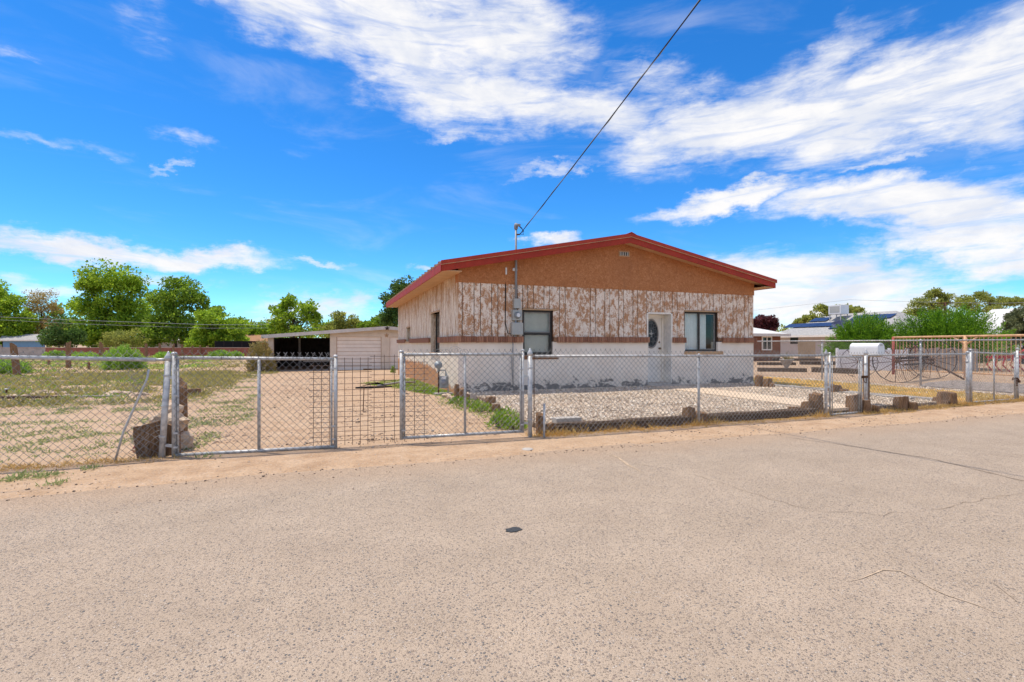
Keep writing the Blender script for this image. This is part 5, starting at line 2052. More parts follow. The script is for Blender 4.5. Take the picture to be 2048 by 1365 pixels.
def build_rake():
    a = on_z(1795, 766, 0)
    b0 = Vector((22.1, 12.6, 0))
    t = thing('hay_rake', 'rusty antique hay rake with two tall spoked iron wheels behind the side fence', 'farm rake', (a.x, a.y, 0))
    R = .76
    ax = Vector((b0.x - a.x, b0.y - a.y, 0)).normalized()
    side = Vector((-ax.y, ax.x, 0))
    # wheels turned a little towards the street as they stand
    A, B = Vector((a.x, a.y, R)), Vector((b0.x, b0.y, R))
    wa = ax
    wheel(t, A, wa, R)
    wheel(t, B, wa, R)
    c2 = (A + B) / 2 + Vector((.2, 1.1, 0))
    MB().tube([A, B], .03, 8).build('axle', M['rust'], t)
    MB().beam(A + Vector((.1, .1, .10)), B + Vector((-.1, .1, .08)), .06, .09).build('frame_beam', M['dark_iron'], t)
    MB().beam(A + Vector((.15, -.15, -.12)), B + Vector((-.15, -.15, -.14)), .05, .06).build('tooth_bar', M['dark_iron'], t)
    for k in range(18):
        p = A.lerp(B, (k + 1) / 19) + Vector((0, -.12, -.1))
        pts = [p + Vector((0, .25 * math.sin(q) , -.32 + .32 * math.cos(q))) for q in np.linspace(0, 2.6, 8)]
        MB().tube(pts, .007, 4).build('tine', M['rust'], t)
    m = A.lerp(B, .5)
    MB().tube([m + Vector((0, 0, .05)), m + Vector((1.2, -.3, -.35)), m + Vector((1.9, -.5, -.72))], .035, 6).build('tongue', M['rust'], t)
    MB().tube([m + Vector((0, 0, .1)), m + Vector((.05, .05, .55))], .015, 6).build('lever', M['red_pipe'], t)
    s = MB()
    s.lathe(m + Vector((-.3, 0, .42)), [(.02, 0), (.17, .02), (.19, .05), (.15, .04)], 14)
    s.build('seat', M['rust'], t, True)
    MB().tube([m + Vector((-.25, .05, .08)), m + Vector((-.3, 0, .43))], .015, 6).build('seat_spring', M['rust'], t)
    # a lone wheel leaning farther back
    q = Vector((20.3, 14.2, 0))
    lw = thing('wagon_wheel', 'lone rusty wagon wheel standing behind the antique hay rake', 'wheel', q)
    wheel(lw, (q.x, q.y, .62), (.8, .6, 0), .64, 12)


def build_pipe_fence():
    X = 23.4
    t = thing('pipe_fence', 'rust-orange pipe rail fence with thin upright bars behind the hay rake', 'fence', (X, 8, 0))
    zt = 1.68
    y0 = on_x(1787, 690, X).y
    ym = on_x(1931, 690, X).y
    Y1 = 5.4
    rail(t, (X, y0, zt - .03), (X, Y1, zt + .02), .045, 'top_rail', 'orange_pipe')
    rail(t, (X, y0, .22), (X, Y1, .22), .03, 'bottom_rail', 'orange_pipe')
    MB().tube([(X, y0, -.1), (X, y0, zt)], .06, 10).build('end_post', M['red_pipe'], t, True)
    MB().tube([(X, ym, -.1), (X, ym, zt)], .06, 10).build('brace_post', M['orange_pipe'], t, True)
    for s in (-1, 1):
        MB().tube([(X, ym, zt - .35), (X, ym + s * .42, zt - .02)], .035, 8).build('brace', M['orange_pipe'], t, True)
    MB().tube([(X, Y1, -.1), (X, Y1, zt)], .06, 10).build('post', M['orange_pipe'], t, True)
    y = y0 - .13
    while y > Y1:
        if abs(y - ym) > .07:
            MB().tube([(X, y, .22), (X, y, zt)], .014, 5, False).build('bar', M['orange_pipe'], t)
        y -= .135


def build_misc():
    # dead plant stalk and urn, globe, white fence, red implement, black bag with pole
    p = at(1573, 748, 24.5); p.z = 0
    u = thing('garden_urn', 'pale stone garden urn holding a spiky dry plant beyond the side fence', 'urn', p)
    MB().lathe(p, [(.22, 0), (.22, .06), (.10, .10), (.09, .22), (.22, .40), (.30, .55), (.33, .60), (.28, .60)], 14).build('bowl', M['concrete_grey'], u, True)
    n = 60
    C = np.tile(np.array([p.x, p.y, .56]), (n, 1)); D = RNG.normal(0, .6, (n, 3)); D[:, 2] = np.abs(D[:, 2]) + .4; D = unit(D)
    V, Fc = leaf_quads(C, D, RNG.uniform(.2, .5, n), .04)
    obj_np('dry_plant', V, Fc, M['leaf_tan'], u)
    p = at(1572, 727, 27); p.z = 0
    s = thing('stone_globe', 'white stone globe on a short pedestal beyond the side fence', 'garden ornament', p)
    MB().lathe(p, [(.16, 0), (.16, .05), (.08, .10), (.08, .28), (.13, .33)], 12).build('pedestal', M['concrete_grey'], s, True)
    MB().lathe(p + Vector((0, 0, .32)), [(math.sin(q) * .17 + .001, .17 - math.cos(q) * .17) for q in np.linspace(0, math.pi, 9)], 14).build('globe', M['white_paint'], s, True)
    # rows of timbers in the neighbour's yard
    rows = [(1516, 731, 1590, 731), (1600, 730, 1720, 731), (1516, 744, 1612, 745), (1625, 745, 1720, 749), (1520, 722, 1640, 722)]
    lab = ['dark timber in the neighbour yard beside the brown house', 'dark timber in the neighbour yard below the tan house', 'brown timber lying near the garden urn', 'brown timber lying behind the walk gate', 'far low timber at the foot of the brown house']
    for i, (a, b, c, d) in enumerate(rows):
        A, B = on_z(a, b, 0), on_z(c, d, 0)
        timber((A.x, A.y, 0), (B.x, B.y, 0), .25, .2 + .05 * (i % 2), lab[i], 60 + i)
    # white board fence
    a, b = at(1676, 722, 25.5), at(1816, 722, 24.6)
    a.z = b.z = 0
    w = thing('white_board_fence', 'plain white board fence under the bright green junipers', 'fence', a)
    n = 14
    for k in range(n):
        p, q = a.lerp(b, k / n), a.lerp(b, (k + .97) / n)
        MB().beam((p.x, p.y, .55), (q.x, q.y, .55), .03, 1.05).build('board', M['white_fence'], w)
    for k in range(5):
        p = a.lerp(b, k / 4) + Vector((.05, .08, 0))
        MB().box(p.x - .05, p.x + .05, p.y - .05, p.y + .05, -.1, 1.15).build('post', M['white_fence'], w)
    # grey shed boards behind the orange fence
    a, b = at(1818, 722, 24.6), at(1955, 722, 24.0)
    a.z = b.z = 0
    w = thing('grey_board_fence', 'low weathered grey board fence behind the orange pipe bars', 'fence', a)
    n = 13
    for k in range(n):
        p, q = a.lerp(b, k / n), a.lerp(b, (k + .94) / n)
        MB().beam((p.x, p.y, .6), (q.x, q.y, .6), .03, 1.05 + .06 * (k % 3)).build('board', M['grey_board'], w)
    for k in range(4):
        p = a.lerp(b, k / 3) + Vector((.05, .08, 0))
        MB().box(p.x - .05, p.x + .05, p.y - .05, p.y + .05, -.1, 1.1).build('post', M['grey_board'], w)
    # red farm implement
    c = at(2022, 716, 24); c.z = 0
    r = thing('farm_cultivator', 'red farm cultivator with curved shanks behind the orange pipe bars', 'farm tool', c)
    MB().beam(c + Vector((-1.1, .2, .75)), c + Vector((1.4, -.6, .75)), .12, .12).build('tool_bar', M['red_paint'], r)
    MB().beam(c + Vector((-.9, .5, .72)), c + Vector((1.5, -.2, .72)), .10, .10).build('rear_bar', M['red_paint'], r)
    MB().tube([c + Vector((.2, .1, .75)), c + Vector((.9, -.4, 1.25)), c + Vector((1.3, -.6, 1.3))], .05, 6).build('hitch_mast', M['red_paint'], r)
    for k in range(7):
        p = c + Vector((-1.0 + k * .38, .18 - k * .115, .70))
        MB().tube([p, p + Vector((-.14, .1, -.05)), p + Vector((-.22, .15, -.35)), p + Vector((-.05, .05, -.60)), p + Vector((.06, -.02, -.70))], .035, 6).build('shank', M['red_paint'], r)
    # black bag and pole on the lawn
    p = on_z(748, 778, -.02)
    t = MB()
    rnd = random.Random(8)
    n = 14
    pts = [(-.55, 0), (-.35, .10), (.0, .12), (.35, .10), (.55, .02), (.3, -.10), (0, -.13), (-.3, -.08)]
    t.prism([(p.x + a, p.y + b, -.03) for a, b in pts], (0, 0, .08))
    t.add([(p.x - .45, p.y, .05), (p.x - .1, p.y - .1, .16), (p.x + .1, p.y + .02, .18), (p.x + .4, p.y, .07), (p.x, p.y + .1, .12)], [(0, 1, 4), (1, 2, 4), (2, 3, 4)])
    tag(t.build('plastic_tarp', M['black_rubber'], recalc=True), 'crumpled black plastic tarp at the edge of the green lawn', 'tarp')
    q = on_z(800, 771, 0)
    tag(MB().tube([(p.x + .1, p.y - .05, .07), (q.x, q.y - .2, .12), (q.x + .5, q.y, .09)], .035, 6).build('wooden_pole', M['grey_board'], None, True), 'grey weathered pole lying from the black tarp across the lawn', 'pole')
    q = on_z(726, 825, 0)
    tag(MB().tube([(q.x, q.y, -.1), (q.x + .02, q.y, .52)], .009, 6).build('metal_rod', M['rust']), 'thin rusty rod standing in the dirt drive', 'rod')


build_gas_meter()
build_mailbox()
build_rake()
build_pipe_fence()
build_misc()
#PART4

# ------------------------------------------------------------------ garage, walls and neighbours
def build_garage():
    Y = 33.0
    z0 = -.30
    gx = lambda px: on_y(px, 700, Y).x
    gzz = lambda px, py: on_y(px, py, Y).z
    xl, xp, xr = gx(535), gx(660), 10.5
    xe, xrg = gx(524), gx(773)
    ze, zr = gzz(524, 671), gzz(773, 653.5)
    t = thing('garage', 'tan stucco garage with an open dark carport under a low roof', 'garage', (xl, Y, z0))
    rz = lambda x: ze + (zr - ze) * (x - xe) / (xrg - xe) if x < xrg else zr - (zr - ze) * (x - xrg) / (xrg - xe)
    D = 6.5
    # carport: two posts walls, back, roof
    MB().box(xl, xl + .32, Y, Y + .35, z0 - .2, rz(xl) - .16).build('carport_pier', M['garage_stucco'], t)
    MB().box(xl - .015, xl + .335, Y - .015, Y + .36, z0 - .2, z0 + .55).build('pier_base', M['stucco_brown'], t)
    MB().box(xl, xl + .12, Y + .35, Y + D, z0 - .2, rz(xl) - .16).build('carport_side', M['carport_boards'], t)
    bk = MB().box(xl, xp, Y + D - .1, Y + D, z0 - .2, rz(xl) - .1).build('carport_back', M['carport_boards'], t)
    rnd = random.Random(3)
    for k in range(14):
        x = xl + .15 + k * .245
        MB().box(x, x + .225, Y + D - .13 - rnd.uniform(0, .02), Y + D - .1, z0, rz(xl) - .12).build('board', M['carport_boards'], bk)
    MB().box(gx(593) - .06, gx(593) + .06, Y + 3, Y + 3.12, z0, rz(gx(593)) - .16).build('carport_post', M['grey_board'], t)
    MB().box(xl + .4, xp, Y - .02, Y + .25, z0 - .2, z0 + .04).build('sill_beam', M['grey_board'], t)
    # things stored: rails seen at waist height
    for k, zz in enumerate((.55, .75)):
        MB().tube([(gx(605), Y + .8, z0 + zz), (gx(658), Y + .8, z0 + zz)], .035, 6).build('stored_pipe', M['grey_board'], t)
    # garage front
    d0, d1, dt = gx(673), gx(763), gzz(720, 674)
    e0, e1 = gx(779), gx(800)
    w = MB()
    for (a, b, p, q) in cells(xp, xr, z0 - .2, 2.02, [(d0, d1, z0 - .2, dt), (e0, e1, z0 - .2, dt)]):
        w.box(a, b, Y, Y + .25, p, q)
    w.build('front_wall', M['garage_stucco'], t)
    P = [(xp, Y + .002, 2.02)] + [(xr, Y + .002, 2.02), (xr, Y + .002, rz(xr) - .14), (xrg, Y + .002, rz(xrg) - .14), (xp, Y + .002, rz(xp) - .14)]
    if rz(xr) - .14 < 2.02:
        P = [(xp, Y + .002, 2.02), (xr, Y + .002, 2.02), (xrg, Y + .002, rz(xrg) - .14)]
    MB().prism(P, (0, .22, 0)).build('gable', M['garage_stucco'], t, recalc=True)
    MB().box(xp, xp + .25, Y + .25, Y + D, z0 - .2, 2.0).build('side_wall', M['stucco_brown'], t)
    MB().box(xp + .25, xr, Y + D - .25, Y + D, z0 - .2, 1.95).build('back_wall', M['garage_stucco'], t)
    MB().box(xr - .25, xr, Y + .25, Y + D - .25, z0 - .2, 1.9).build('side_wall', M['garage_stucco'], t)
    # roof
    r = MB()
    for a, b in ((xe, xrg), (xrg, xr + .4)):
        r.prism([(a, Y - .35, rz(a) - .05), (b, Y - .35, rz(b) - .05), (b, Y - .35, rz(b)), (a, Y - .35, rz(a))], (0, D + .6, 0))
    r.build('roof', M['grey_shingle'], t, recalc=True)
    f = MB()
    for a, b in ((xe, xrg), (xrg, xr + .4)):
        f.prism([(a, Y - .39, rz(a) - .20), (b, Y - .39, rz(b) - .20), (b, Y - .39, rz(b) + .01), (a, Y - .39, rz(a) + .01)], (0, .035, 0))
    f.build('fascia', M['garage_fascia'], t, recalc=True)
    # sectional door
    dr = MB().box(d0, d1, Y + .12, Y + .16, z0 - .1, dt).build('garage_door', M['tan_trim'], t)
    n = 9
    for k in range(n):
        a, b = z0 + (dt - z0) * k / n, z0 + (dt - z0) * (k + 1) / n
        m = MB()
        m.prism([(d0 + .03, Y + .12, a + .012), (d0 + .03, Y + .085, a + .012), (d0 + .03, Y + .10, b - .012), (d0 + .03, Y + .12, b - .012)], (d1 - d0 - .06, 0, 0))
        m.build('door_panel', M['garage_door'], dr, recalc=True)
    dr = MB().box(e0, e1, Y + .12, Y + .16, z0 - .1, dt).build('side_door', M['garage_door'], t)
    for k in range(4):
        a, b = z0 + (dt - z0) * k / 4, z0 + (dt - z0) * (k + 1) / 4
        MB().box(e0 + .04, e1 - .04, Y + .09, Y + .12, a + .03, b - .03).build('door_panel', M['garage_door'], dr)
    # star under the peak
    c = Vector((xrg, Y - .40, rz(xrg) - .13))
    m = MB()
    pts = []
    for k in range(10):
        q = math.pi / 2 + k * math.pi / 5
        rr = .17 if k % 2 == 0 else .07
        pts.append((c.x + math.cos(q) * rr, c.y, c.z + math.sin(q) * rr))
    m.prism(pts, (0, -.02, 0)).build('star', M['dark_iron'], t, recalc=True)
    c.z -= .45; c.y = Y - .01
    pts = [(c.x + math.cos(math.pi / 2 + k * math.pi / 5) * (.16 if k % 2 == 0 else .07), c.y, c.z + math.sin(math.pi / 2 + k * math.pi / 5) * (.16 if k % 2 == 0 else .07)) for k in range(10)]
    MB().prism(pts, (0, -.03, 0)).build('star', M['tan_trim'], t, recalc=True)
    p = on_y(735, 739, Y - .4)
    tag(MB().box(p.x - .25, p.x + .25, Y - .55, Y - .25, z0 - .02, z0 + .09).build('wood_block', M['wood_v'], bevel=.01), 'brown wood block lying against the garage door', 'block')


def build_back_wall():
    depth = 66.0
    k = depth / F
    def wallseg(name, label, px0, px1, mat, n):
        a, b = at(px0, 713, depth), at(px1, 713, depth)
        a.z = b.z = -.30
        t = thing(name, label, 'wall', a)
        u = (b - a) / n
        h = 1.12
        for i in range(n):
            p, q = a + u * i, a + u * (i + 1)
            MB().beam((p.x, p.y, -.30 + h / 2 - .1), (q.x, q.y, -.30 + h / 2 - .1), .2, h + .2).build('wall_panel', M[mat], t)
            MB().beam((p.x, p.y, -.30 + h + .03), (q.x, q.y, -.30 + h + .03), .28, .07).build('coping', M['wall_cap'], t)
    wallseg('block_wall', 'pale grey block wall below the blue house', -90, 92, 'block_wall', 6)
    wallseg('brick_garden_wall', 'long low red brick wall across the far end of the field', 92, 545, 'brick_wall', 12)
    # black shade cloth behind
    a, b = at(430, 692, 70), at(520, 692, 70)
    a.z = b.z = -.3
    t = thing('shade_screen', 'black shade cloth screen standing behind the red brick wall', 'screen', a)
    n = 5
    for i in range(n):
        p, q = a.lerp(b, i / n), a.lerp(b, (i + 1) / n)
        MB().beam((p.x, p.y, .75), (q.x, q.y, .75), .03, 2.0).build('cloth_panel', M['black_mesh'], t)
        MB().tube([(p.x, p.y, -.3), (p.x, p.y, 1.8)], .04, 6).build('post', M['dark_iron'], t)


def build_field_posts():
    # old wooden fence posts with barbed wire
    posts = [(35, 745, 682, 10, 'leaning'), (137, 735, 683, 8, ''), (203, 722, 687, 6, ''), (292, 717, 688, 5, ''), (320, 716, 689, 4.5, ''), (346, 715, 690, 4, ''), (365, 714, 690, 3.6, ''), (384, 713.6, 692, 3.2, ''), (401, 713.2, 692, 3, ''), (415, 713, 693, 3, '')]
    tops = []
    for i, (px, pb, pt, w, _) in enumerate(posts):
        z = -.12 if i == 0 else (-.25 if i == 1 else -.30)
        p = on_z(px, pb, z)
        z = gz(p.x, p.y)
        k = zdepth(p) / F
        h = (pb - pt) * k
        m = rough_box(w * k, w * k, h + .15, 70 + i, .10, 4)
        lean = (-.10 if i == 0 else .03 * math.sin(i * 3))
        R = Matrix.Rotation(lean, 4, 'Y')
        m.v = [tuple(R @ Vector(v) + Vector((p.x, p.y, z - .15))) for v in m.v]
        o = m.build('fence_post', M['wood_v'], None, False)
        if i == 0:
            tag(o, 'leaning rough wooden fence post in the field in front of the grey block wall', 'fence post', 'old wooden posts in the field')
        else:
            lab = {1: 'thick rough wooden fence post in front of the red brick wall', 2: 'rough wooden fence post beside the round green tumbleweed'}.get(i, 'thin wooden fence post in the row along the red brick wall')
            tag(o, lab, 'fence post', 'old wooden posts in the field')
        tops.append(Vector((p.x + math.sin(lean) * h, p.y, z + h)))
    short = [(98, 728, 718, 4), (178, 737, 722, 4), (8, 742, 722, 4)]
    for i, (px, pb, pt, w) in enumerate(short):
        p = on_z(px, pb, -.2)
        k = zdepth(p) / F
        z = gz(p.x, p.y)
        m = rough_box(w * k, w * k, (pb - pt) * k + .15, 90 + i, .1, 3)
        m.v = [tuple(Vector(v) + Vector((p.x, p.y, z - .15))) for v in m.v]
        tag(m.build('fence_post', M['wood_v'], None, False), 'short broken wooden fence post low in the field grass', 'fence post', 'broken posts in the field')
    t = thing('barbed_wire', 'sagging barbed wire strung along the old wooden field posts', 'wire', tops[0])
    for f in (.9, .6):
        for a, b in zip(tops[:4], tops[1:5]):
            za, zb = gz(a.x, a.y), gz(b.x, b.y)
            p = Vector((a.x, a.y, za + (a.z - za) * f)); q = Vector((b.x, b.y, zb + (b.z - zb) * f))
            MB().tube([p, p.lerp(q, .5) + Vector((0, 0, -.08)), q], .006, 4).build('strand', M['rusty_wire'], t)


def gable_house(name, label, A, B, depth_v, zb, ze, zr, wall, roofm, over=.5, windows=(), hip=0.0):
    """long side A->B faces the viewer; depth_v = vector to the back; ridge runs along A->B"""
    A, B, dv = Vector((A[0], A[1], 0)), Vector((B[0], B[1], 0)), Vector((depth_v[0], depth_v[1], 0))
    t = thing(name, label, 'house', (A.x, A.y, zb))
    u = (B - A).normalized()
    v = dv.normalized()
    L, D = (B - A).length, dv.length
    def P(a, b, z): return A + u * a + v * b + Vector((0, 0, z))
    m = MB()
    m.prism([P(0, 0, zb - .3), P(L, 0, zb - .3), P(L, D, zb - .3), P(0, D, zb - .3)], (0, 0, ze - zb + .3))
    m.build('wall', M[wall], t, recalc=True)
    if hip == 0:
        g = MB()
        g.prism([P(0, .03, ze - .02), P(0, D - .03, ze - .02), P(0, D / 2, zr - .03)], u * L)
        g.build('gable', M[wall], t, recalc=True)
    th = .14
    s = (zr - ze) / (D / 2)
    e0 = ze - s * over
    hx = hip
    r = MB()
    f0, f1 = P(-over, -over, e0), P(L + over, -over, e0)
    k0, k1 = P(-over, D + over, e0), P(L + over, D + over, e0)
    r0, r1 = P(-over + hx, D / 2, zr), P(L + over - hx, D / 2, zr)
    up = Vector((0, 0, th))
    r.add([f0, f1, k1, k0, r0, r1, f0 + up, f1 + up, k1 + up, k0 + up, r0 + up, r1 + up],
          [(6, 7, 11, 10), (8, 9, 10, 11), (0, 1, 7, 6), (2, 3, 9, 8), (1, 0, 4, 5), (3, 2, 5, 4)] +
          ([(7, 8, 11), (9, 6, 10), (1, 2, 8, 7), (3, 0, 6, 9), (2, 1, 5), (0, 3, 4)] if hip else [(1, 5, 11, 7), (5, 2, 8, 11), (4, 0, 6, 10), (3, 4, 10, 9)]))
    roof = r.build('roof', M[roofm], t, recalc=True)
    fm = MB().beam(f0 + Vector((0, 0, th * .45)) - v * .03, f1 + Vector((0, 0, th * .45)) - v * .03, .05, .22).build('fascia', M['white_wood'] if wall != 'brown_wall' else M['garage_fascia'], t)
    for (a, b, z0, z1, fr) in windows:
        m = MB()
        w = .09
        for (x0, x1, p, q) in ((a, a + w, z0, z1), (b - w, b, z0, z1), (a + w, b - w, z0, z0 + w), (a + w, b - w, z1 - w, z1), ((a + b) / 2 - .03, (a + b) / 2 + .03, z0 + w, z1 - w)):
            c = (P(x0, -.03, p) + P(x1, -.03, q)) / 2
            m.obox(c, u * (x1 - x0) / 2, v * .04, Vector((0, 0, (q - p) / 2)))
        wn = m.build('window', M[fr], t)
        for (x0, x1) in ((a + w, (a + b) / 2 - .03), ((a + b) / 2 + .03, b - w)):
            c = (P(x0, -.015, z0 + w) + P(x1, -.015, z1 - w)) / 2
            MB().obox(c, u * (x1 - x0) / 2, v * .012, Vector((0, 0, (z1 - z0) / 2 - w))).build('pane', M['dark_pane'], wn)
    return t, P, s, ze, zr, D, L


def build_neighbours():
    # brown stucco house just past ours
    Y = 30.2
    a, b = on_y(1470, 700, Y), on_y(1561, 700, Y)
    x = lambda px: on_y(px, 700, Y).x - a.x
    zz = lambda py: on_y(1535, py, Y).z
    gable_house('neighbour_house', 'small brown stucco house with pale roof and white-framed window', (a.x, Y), (b.x, Y), (0, 6), 0, zz(669), zz(650), 'brown_wall', 'white_roof', .5, [(x(1523), x(1543), zz(701), zz(673), 'white_paint')], hip=2.2)
    # tan house with solar panels: its long side faces the street side yard
    X = 51.0
    p0, p1 = on_x(1550, 690, X), on_x(1790, 690, X)
    t, P, s, ze, zr, D, L = gable_house('neighbour_house', 'tan house with a broad grey shingle roof carrying solar panels and a cooler', (X, p0.y), (X, p1.y), (11, 0), 0, 2.42, 4.75, 'tan_wall', 'grey_shingle', .6, [(2.2, 3.2, 1.35, 2.15, 'bronze_frame')], hip=4.0)
    roofpt = lambda a, b: P(a, b, ze + s * b + .14 + .10)
    def panel(a0, b0, nx, ny, w=1.05, h=1.05):
        for i in range(nx):
            for j in range(ny):
                q0, q1 = roofpt(a0 + i * (w + .03), b0 + j * (h + .03)), roofpt(a0 + i * (w + .03) + w, b0 + j * (h + .03))
                q2 = roofpt(a0 + i * (w + .03) + w, b0 + j * (h + .03) + h); q3 = roofpt(a0 + i * (w + .03), b0 + j * (h + .03) + h)
                m = MB()
                m.prism([q0, q1, q2, q3], (0, 0, .045))
                o = m.build('solar_panel', M['solar'], t, recalc=True)
    panel(-.2, 1.6, 6, 1); panel(2.0, 3.2, 2, 1)
    panel(6.2, .9, 4, 1); panel(5.4, 2.1, 5, 1); panel(6.9, 3.3, 4, 1)
    # evaporative cooler on legs
    c = roofpt(5.2, 3.9)
    cz = c.z + .45
    cool = MB().box(c.x - .65, c.x + .65, c.y - .75, c.y + .75, cz, cz + 1.05).build('roof_cooler', M['white_metal'], t, bevel=.02)
    for sx in (-1, 1):
        for sy in (-1, 1):
            zb = ze + s * (c.x - X + sx * .55)
            MB().box(c.x + sx * .55 - .04, c.x + sx * .55 + .04, c.y + sy * .65 - .04, c.y + sy * .65 + .04, zb, cz).build('cooler_leg', M['galv'], cool)
    MB().box(c.x - .66, c.x - .651, c.y - .6, c.y + .6, cz + .15, cz + .9).build('cooler_louvre', M['grey_box'], cool)
    # tan wooden gate panel in front of it
    a, b = at(1596, 712, 42), at(1631, 712, 42)
    a.z = b.z = 0
    g = thing('wooden_gate', 'pale wooden plank gate standing in front of the tan house', 'gate', a)
    n = 8
    for k in range(n):
        p, q = a.lerp(b, k / n), a.lerp(b, (k + .95) / n)
        MB().beam((p.x, p.y, .75), (q.x, q.y, .75), .04, 1.6).build('plank', M['plank_tan'], g)
    MB().beam(a + Vector((0, .06, 1.2)), b + Vector((0, .06, 1.2)), .05, .1).build('cross_rail', M['plank_tan'], g)
    # white house at the far right
    X = 62.0
    p0, p1 = on_x(1945, 690, X), on_x(2120, 690, X)
    gable_house('neighbour_house', 'white house with pale roof half hidden by the grey-green pine', (X, p0.y), (X, p1.y), (9, 0), 0, 2.9, 4.9, 'white_fence', 'white_roof', .6)
    p0, p1 = at(1990, 690, 40), at(2030, 690, 40)
    gable_house('garden_shed', 'small grey-roofed shed below the grey-green pine', (p0.x, p0.y), (p1.x, p1.y), (2.2, 2.6), 0, 2.0, 2.5, 'tan_wall', 'grey_shingle', .3)
    bpy.context.view_layer.objects.active = None
    # blue house far left, and a grey one behind trees
    d = 88.0
    zb = -.3
    a, b = at(6, 690, d), at(84, 690, d)
    gable_house('far_house', 'blue-walled house with low grey roof behind the block wall', (a.x, a.y), (b.x, b.y), (-3.0, 8.0), zb, at(0, 684, d).z + .3, at(0, 673, d).z + .3, 'blue_wall', 'grey_shingle', .6, hip=0)
    a, b = at(-60, 690, 96), at(64, 690, 96)
    gable_house('far_house', 'grey-walled house with pale roof rising behind the blue house', (a.x, a.y), (b.x, b.y), (-3.0, 8.0), zb, at(0, 679, 96).z, at(0, 663, 96).z, 'grey_wall', 'white_roof', .6)
    a, b = at(292, 690, 92), at(392, 690, 92)
    gable_house('far_house', 'grey house with tan roof showing between the field trees', (a.x, a.y), (b.x, b.y), (-2.0, 8.0), zb, at(0, 681, 92).z, at(0, 671, 92).z, 'grey_wall', 'white_roof', .6)
    a, b = at(505, 690, 84), at(545, 690, 84)
    gable_house('far_house', 'terracotta-gabled little house beside the carport', (a.x, a.y), (b.x, b.y), (-2.0, 6.0), zb, at(0, 683, 84).z, at(0, 671, 84).z, 'brown_wall', 'roofing', .5)


build_garage()
build_back_wall()
build_field_posts()
build_neighbours()


# ------------------------------------------------------------------ trees and plants
def gbase(px, depth, z=None):
    p = at(px, 700, depth)
    p.z = gz(p.x, p.y) if z is None else z
    return p


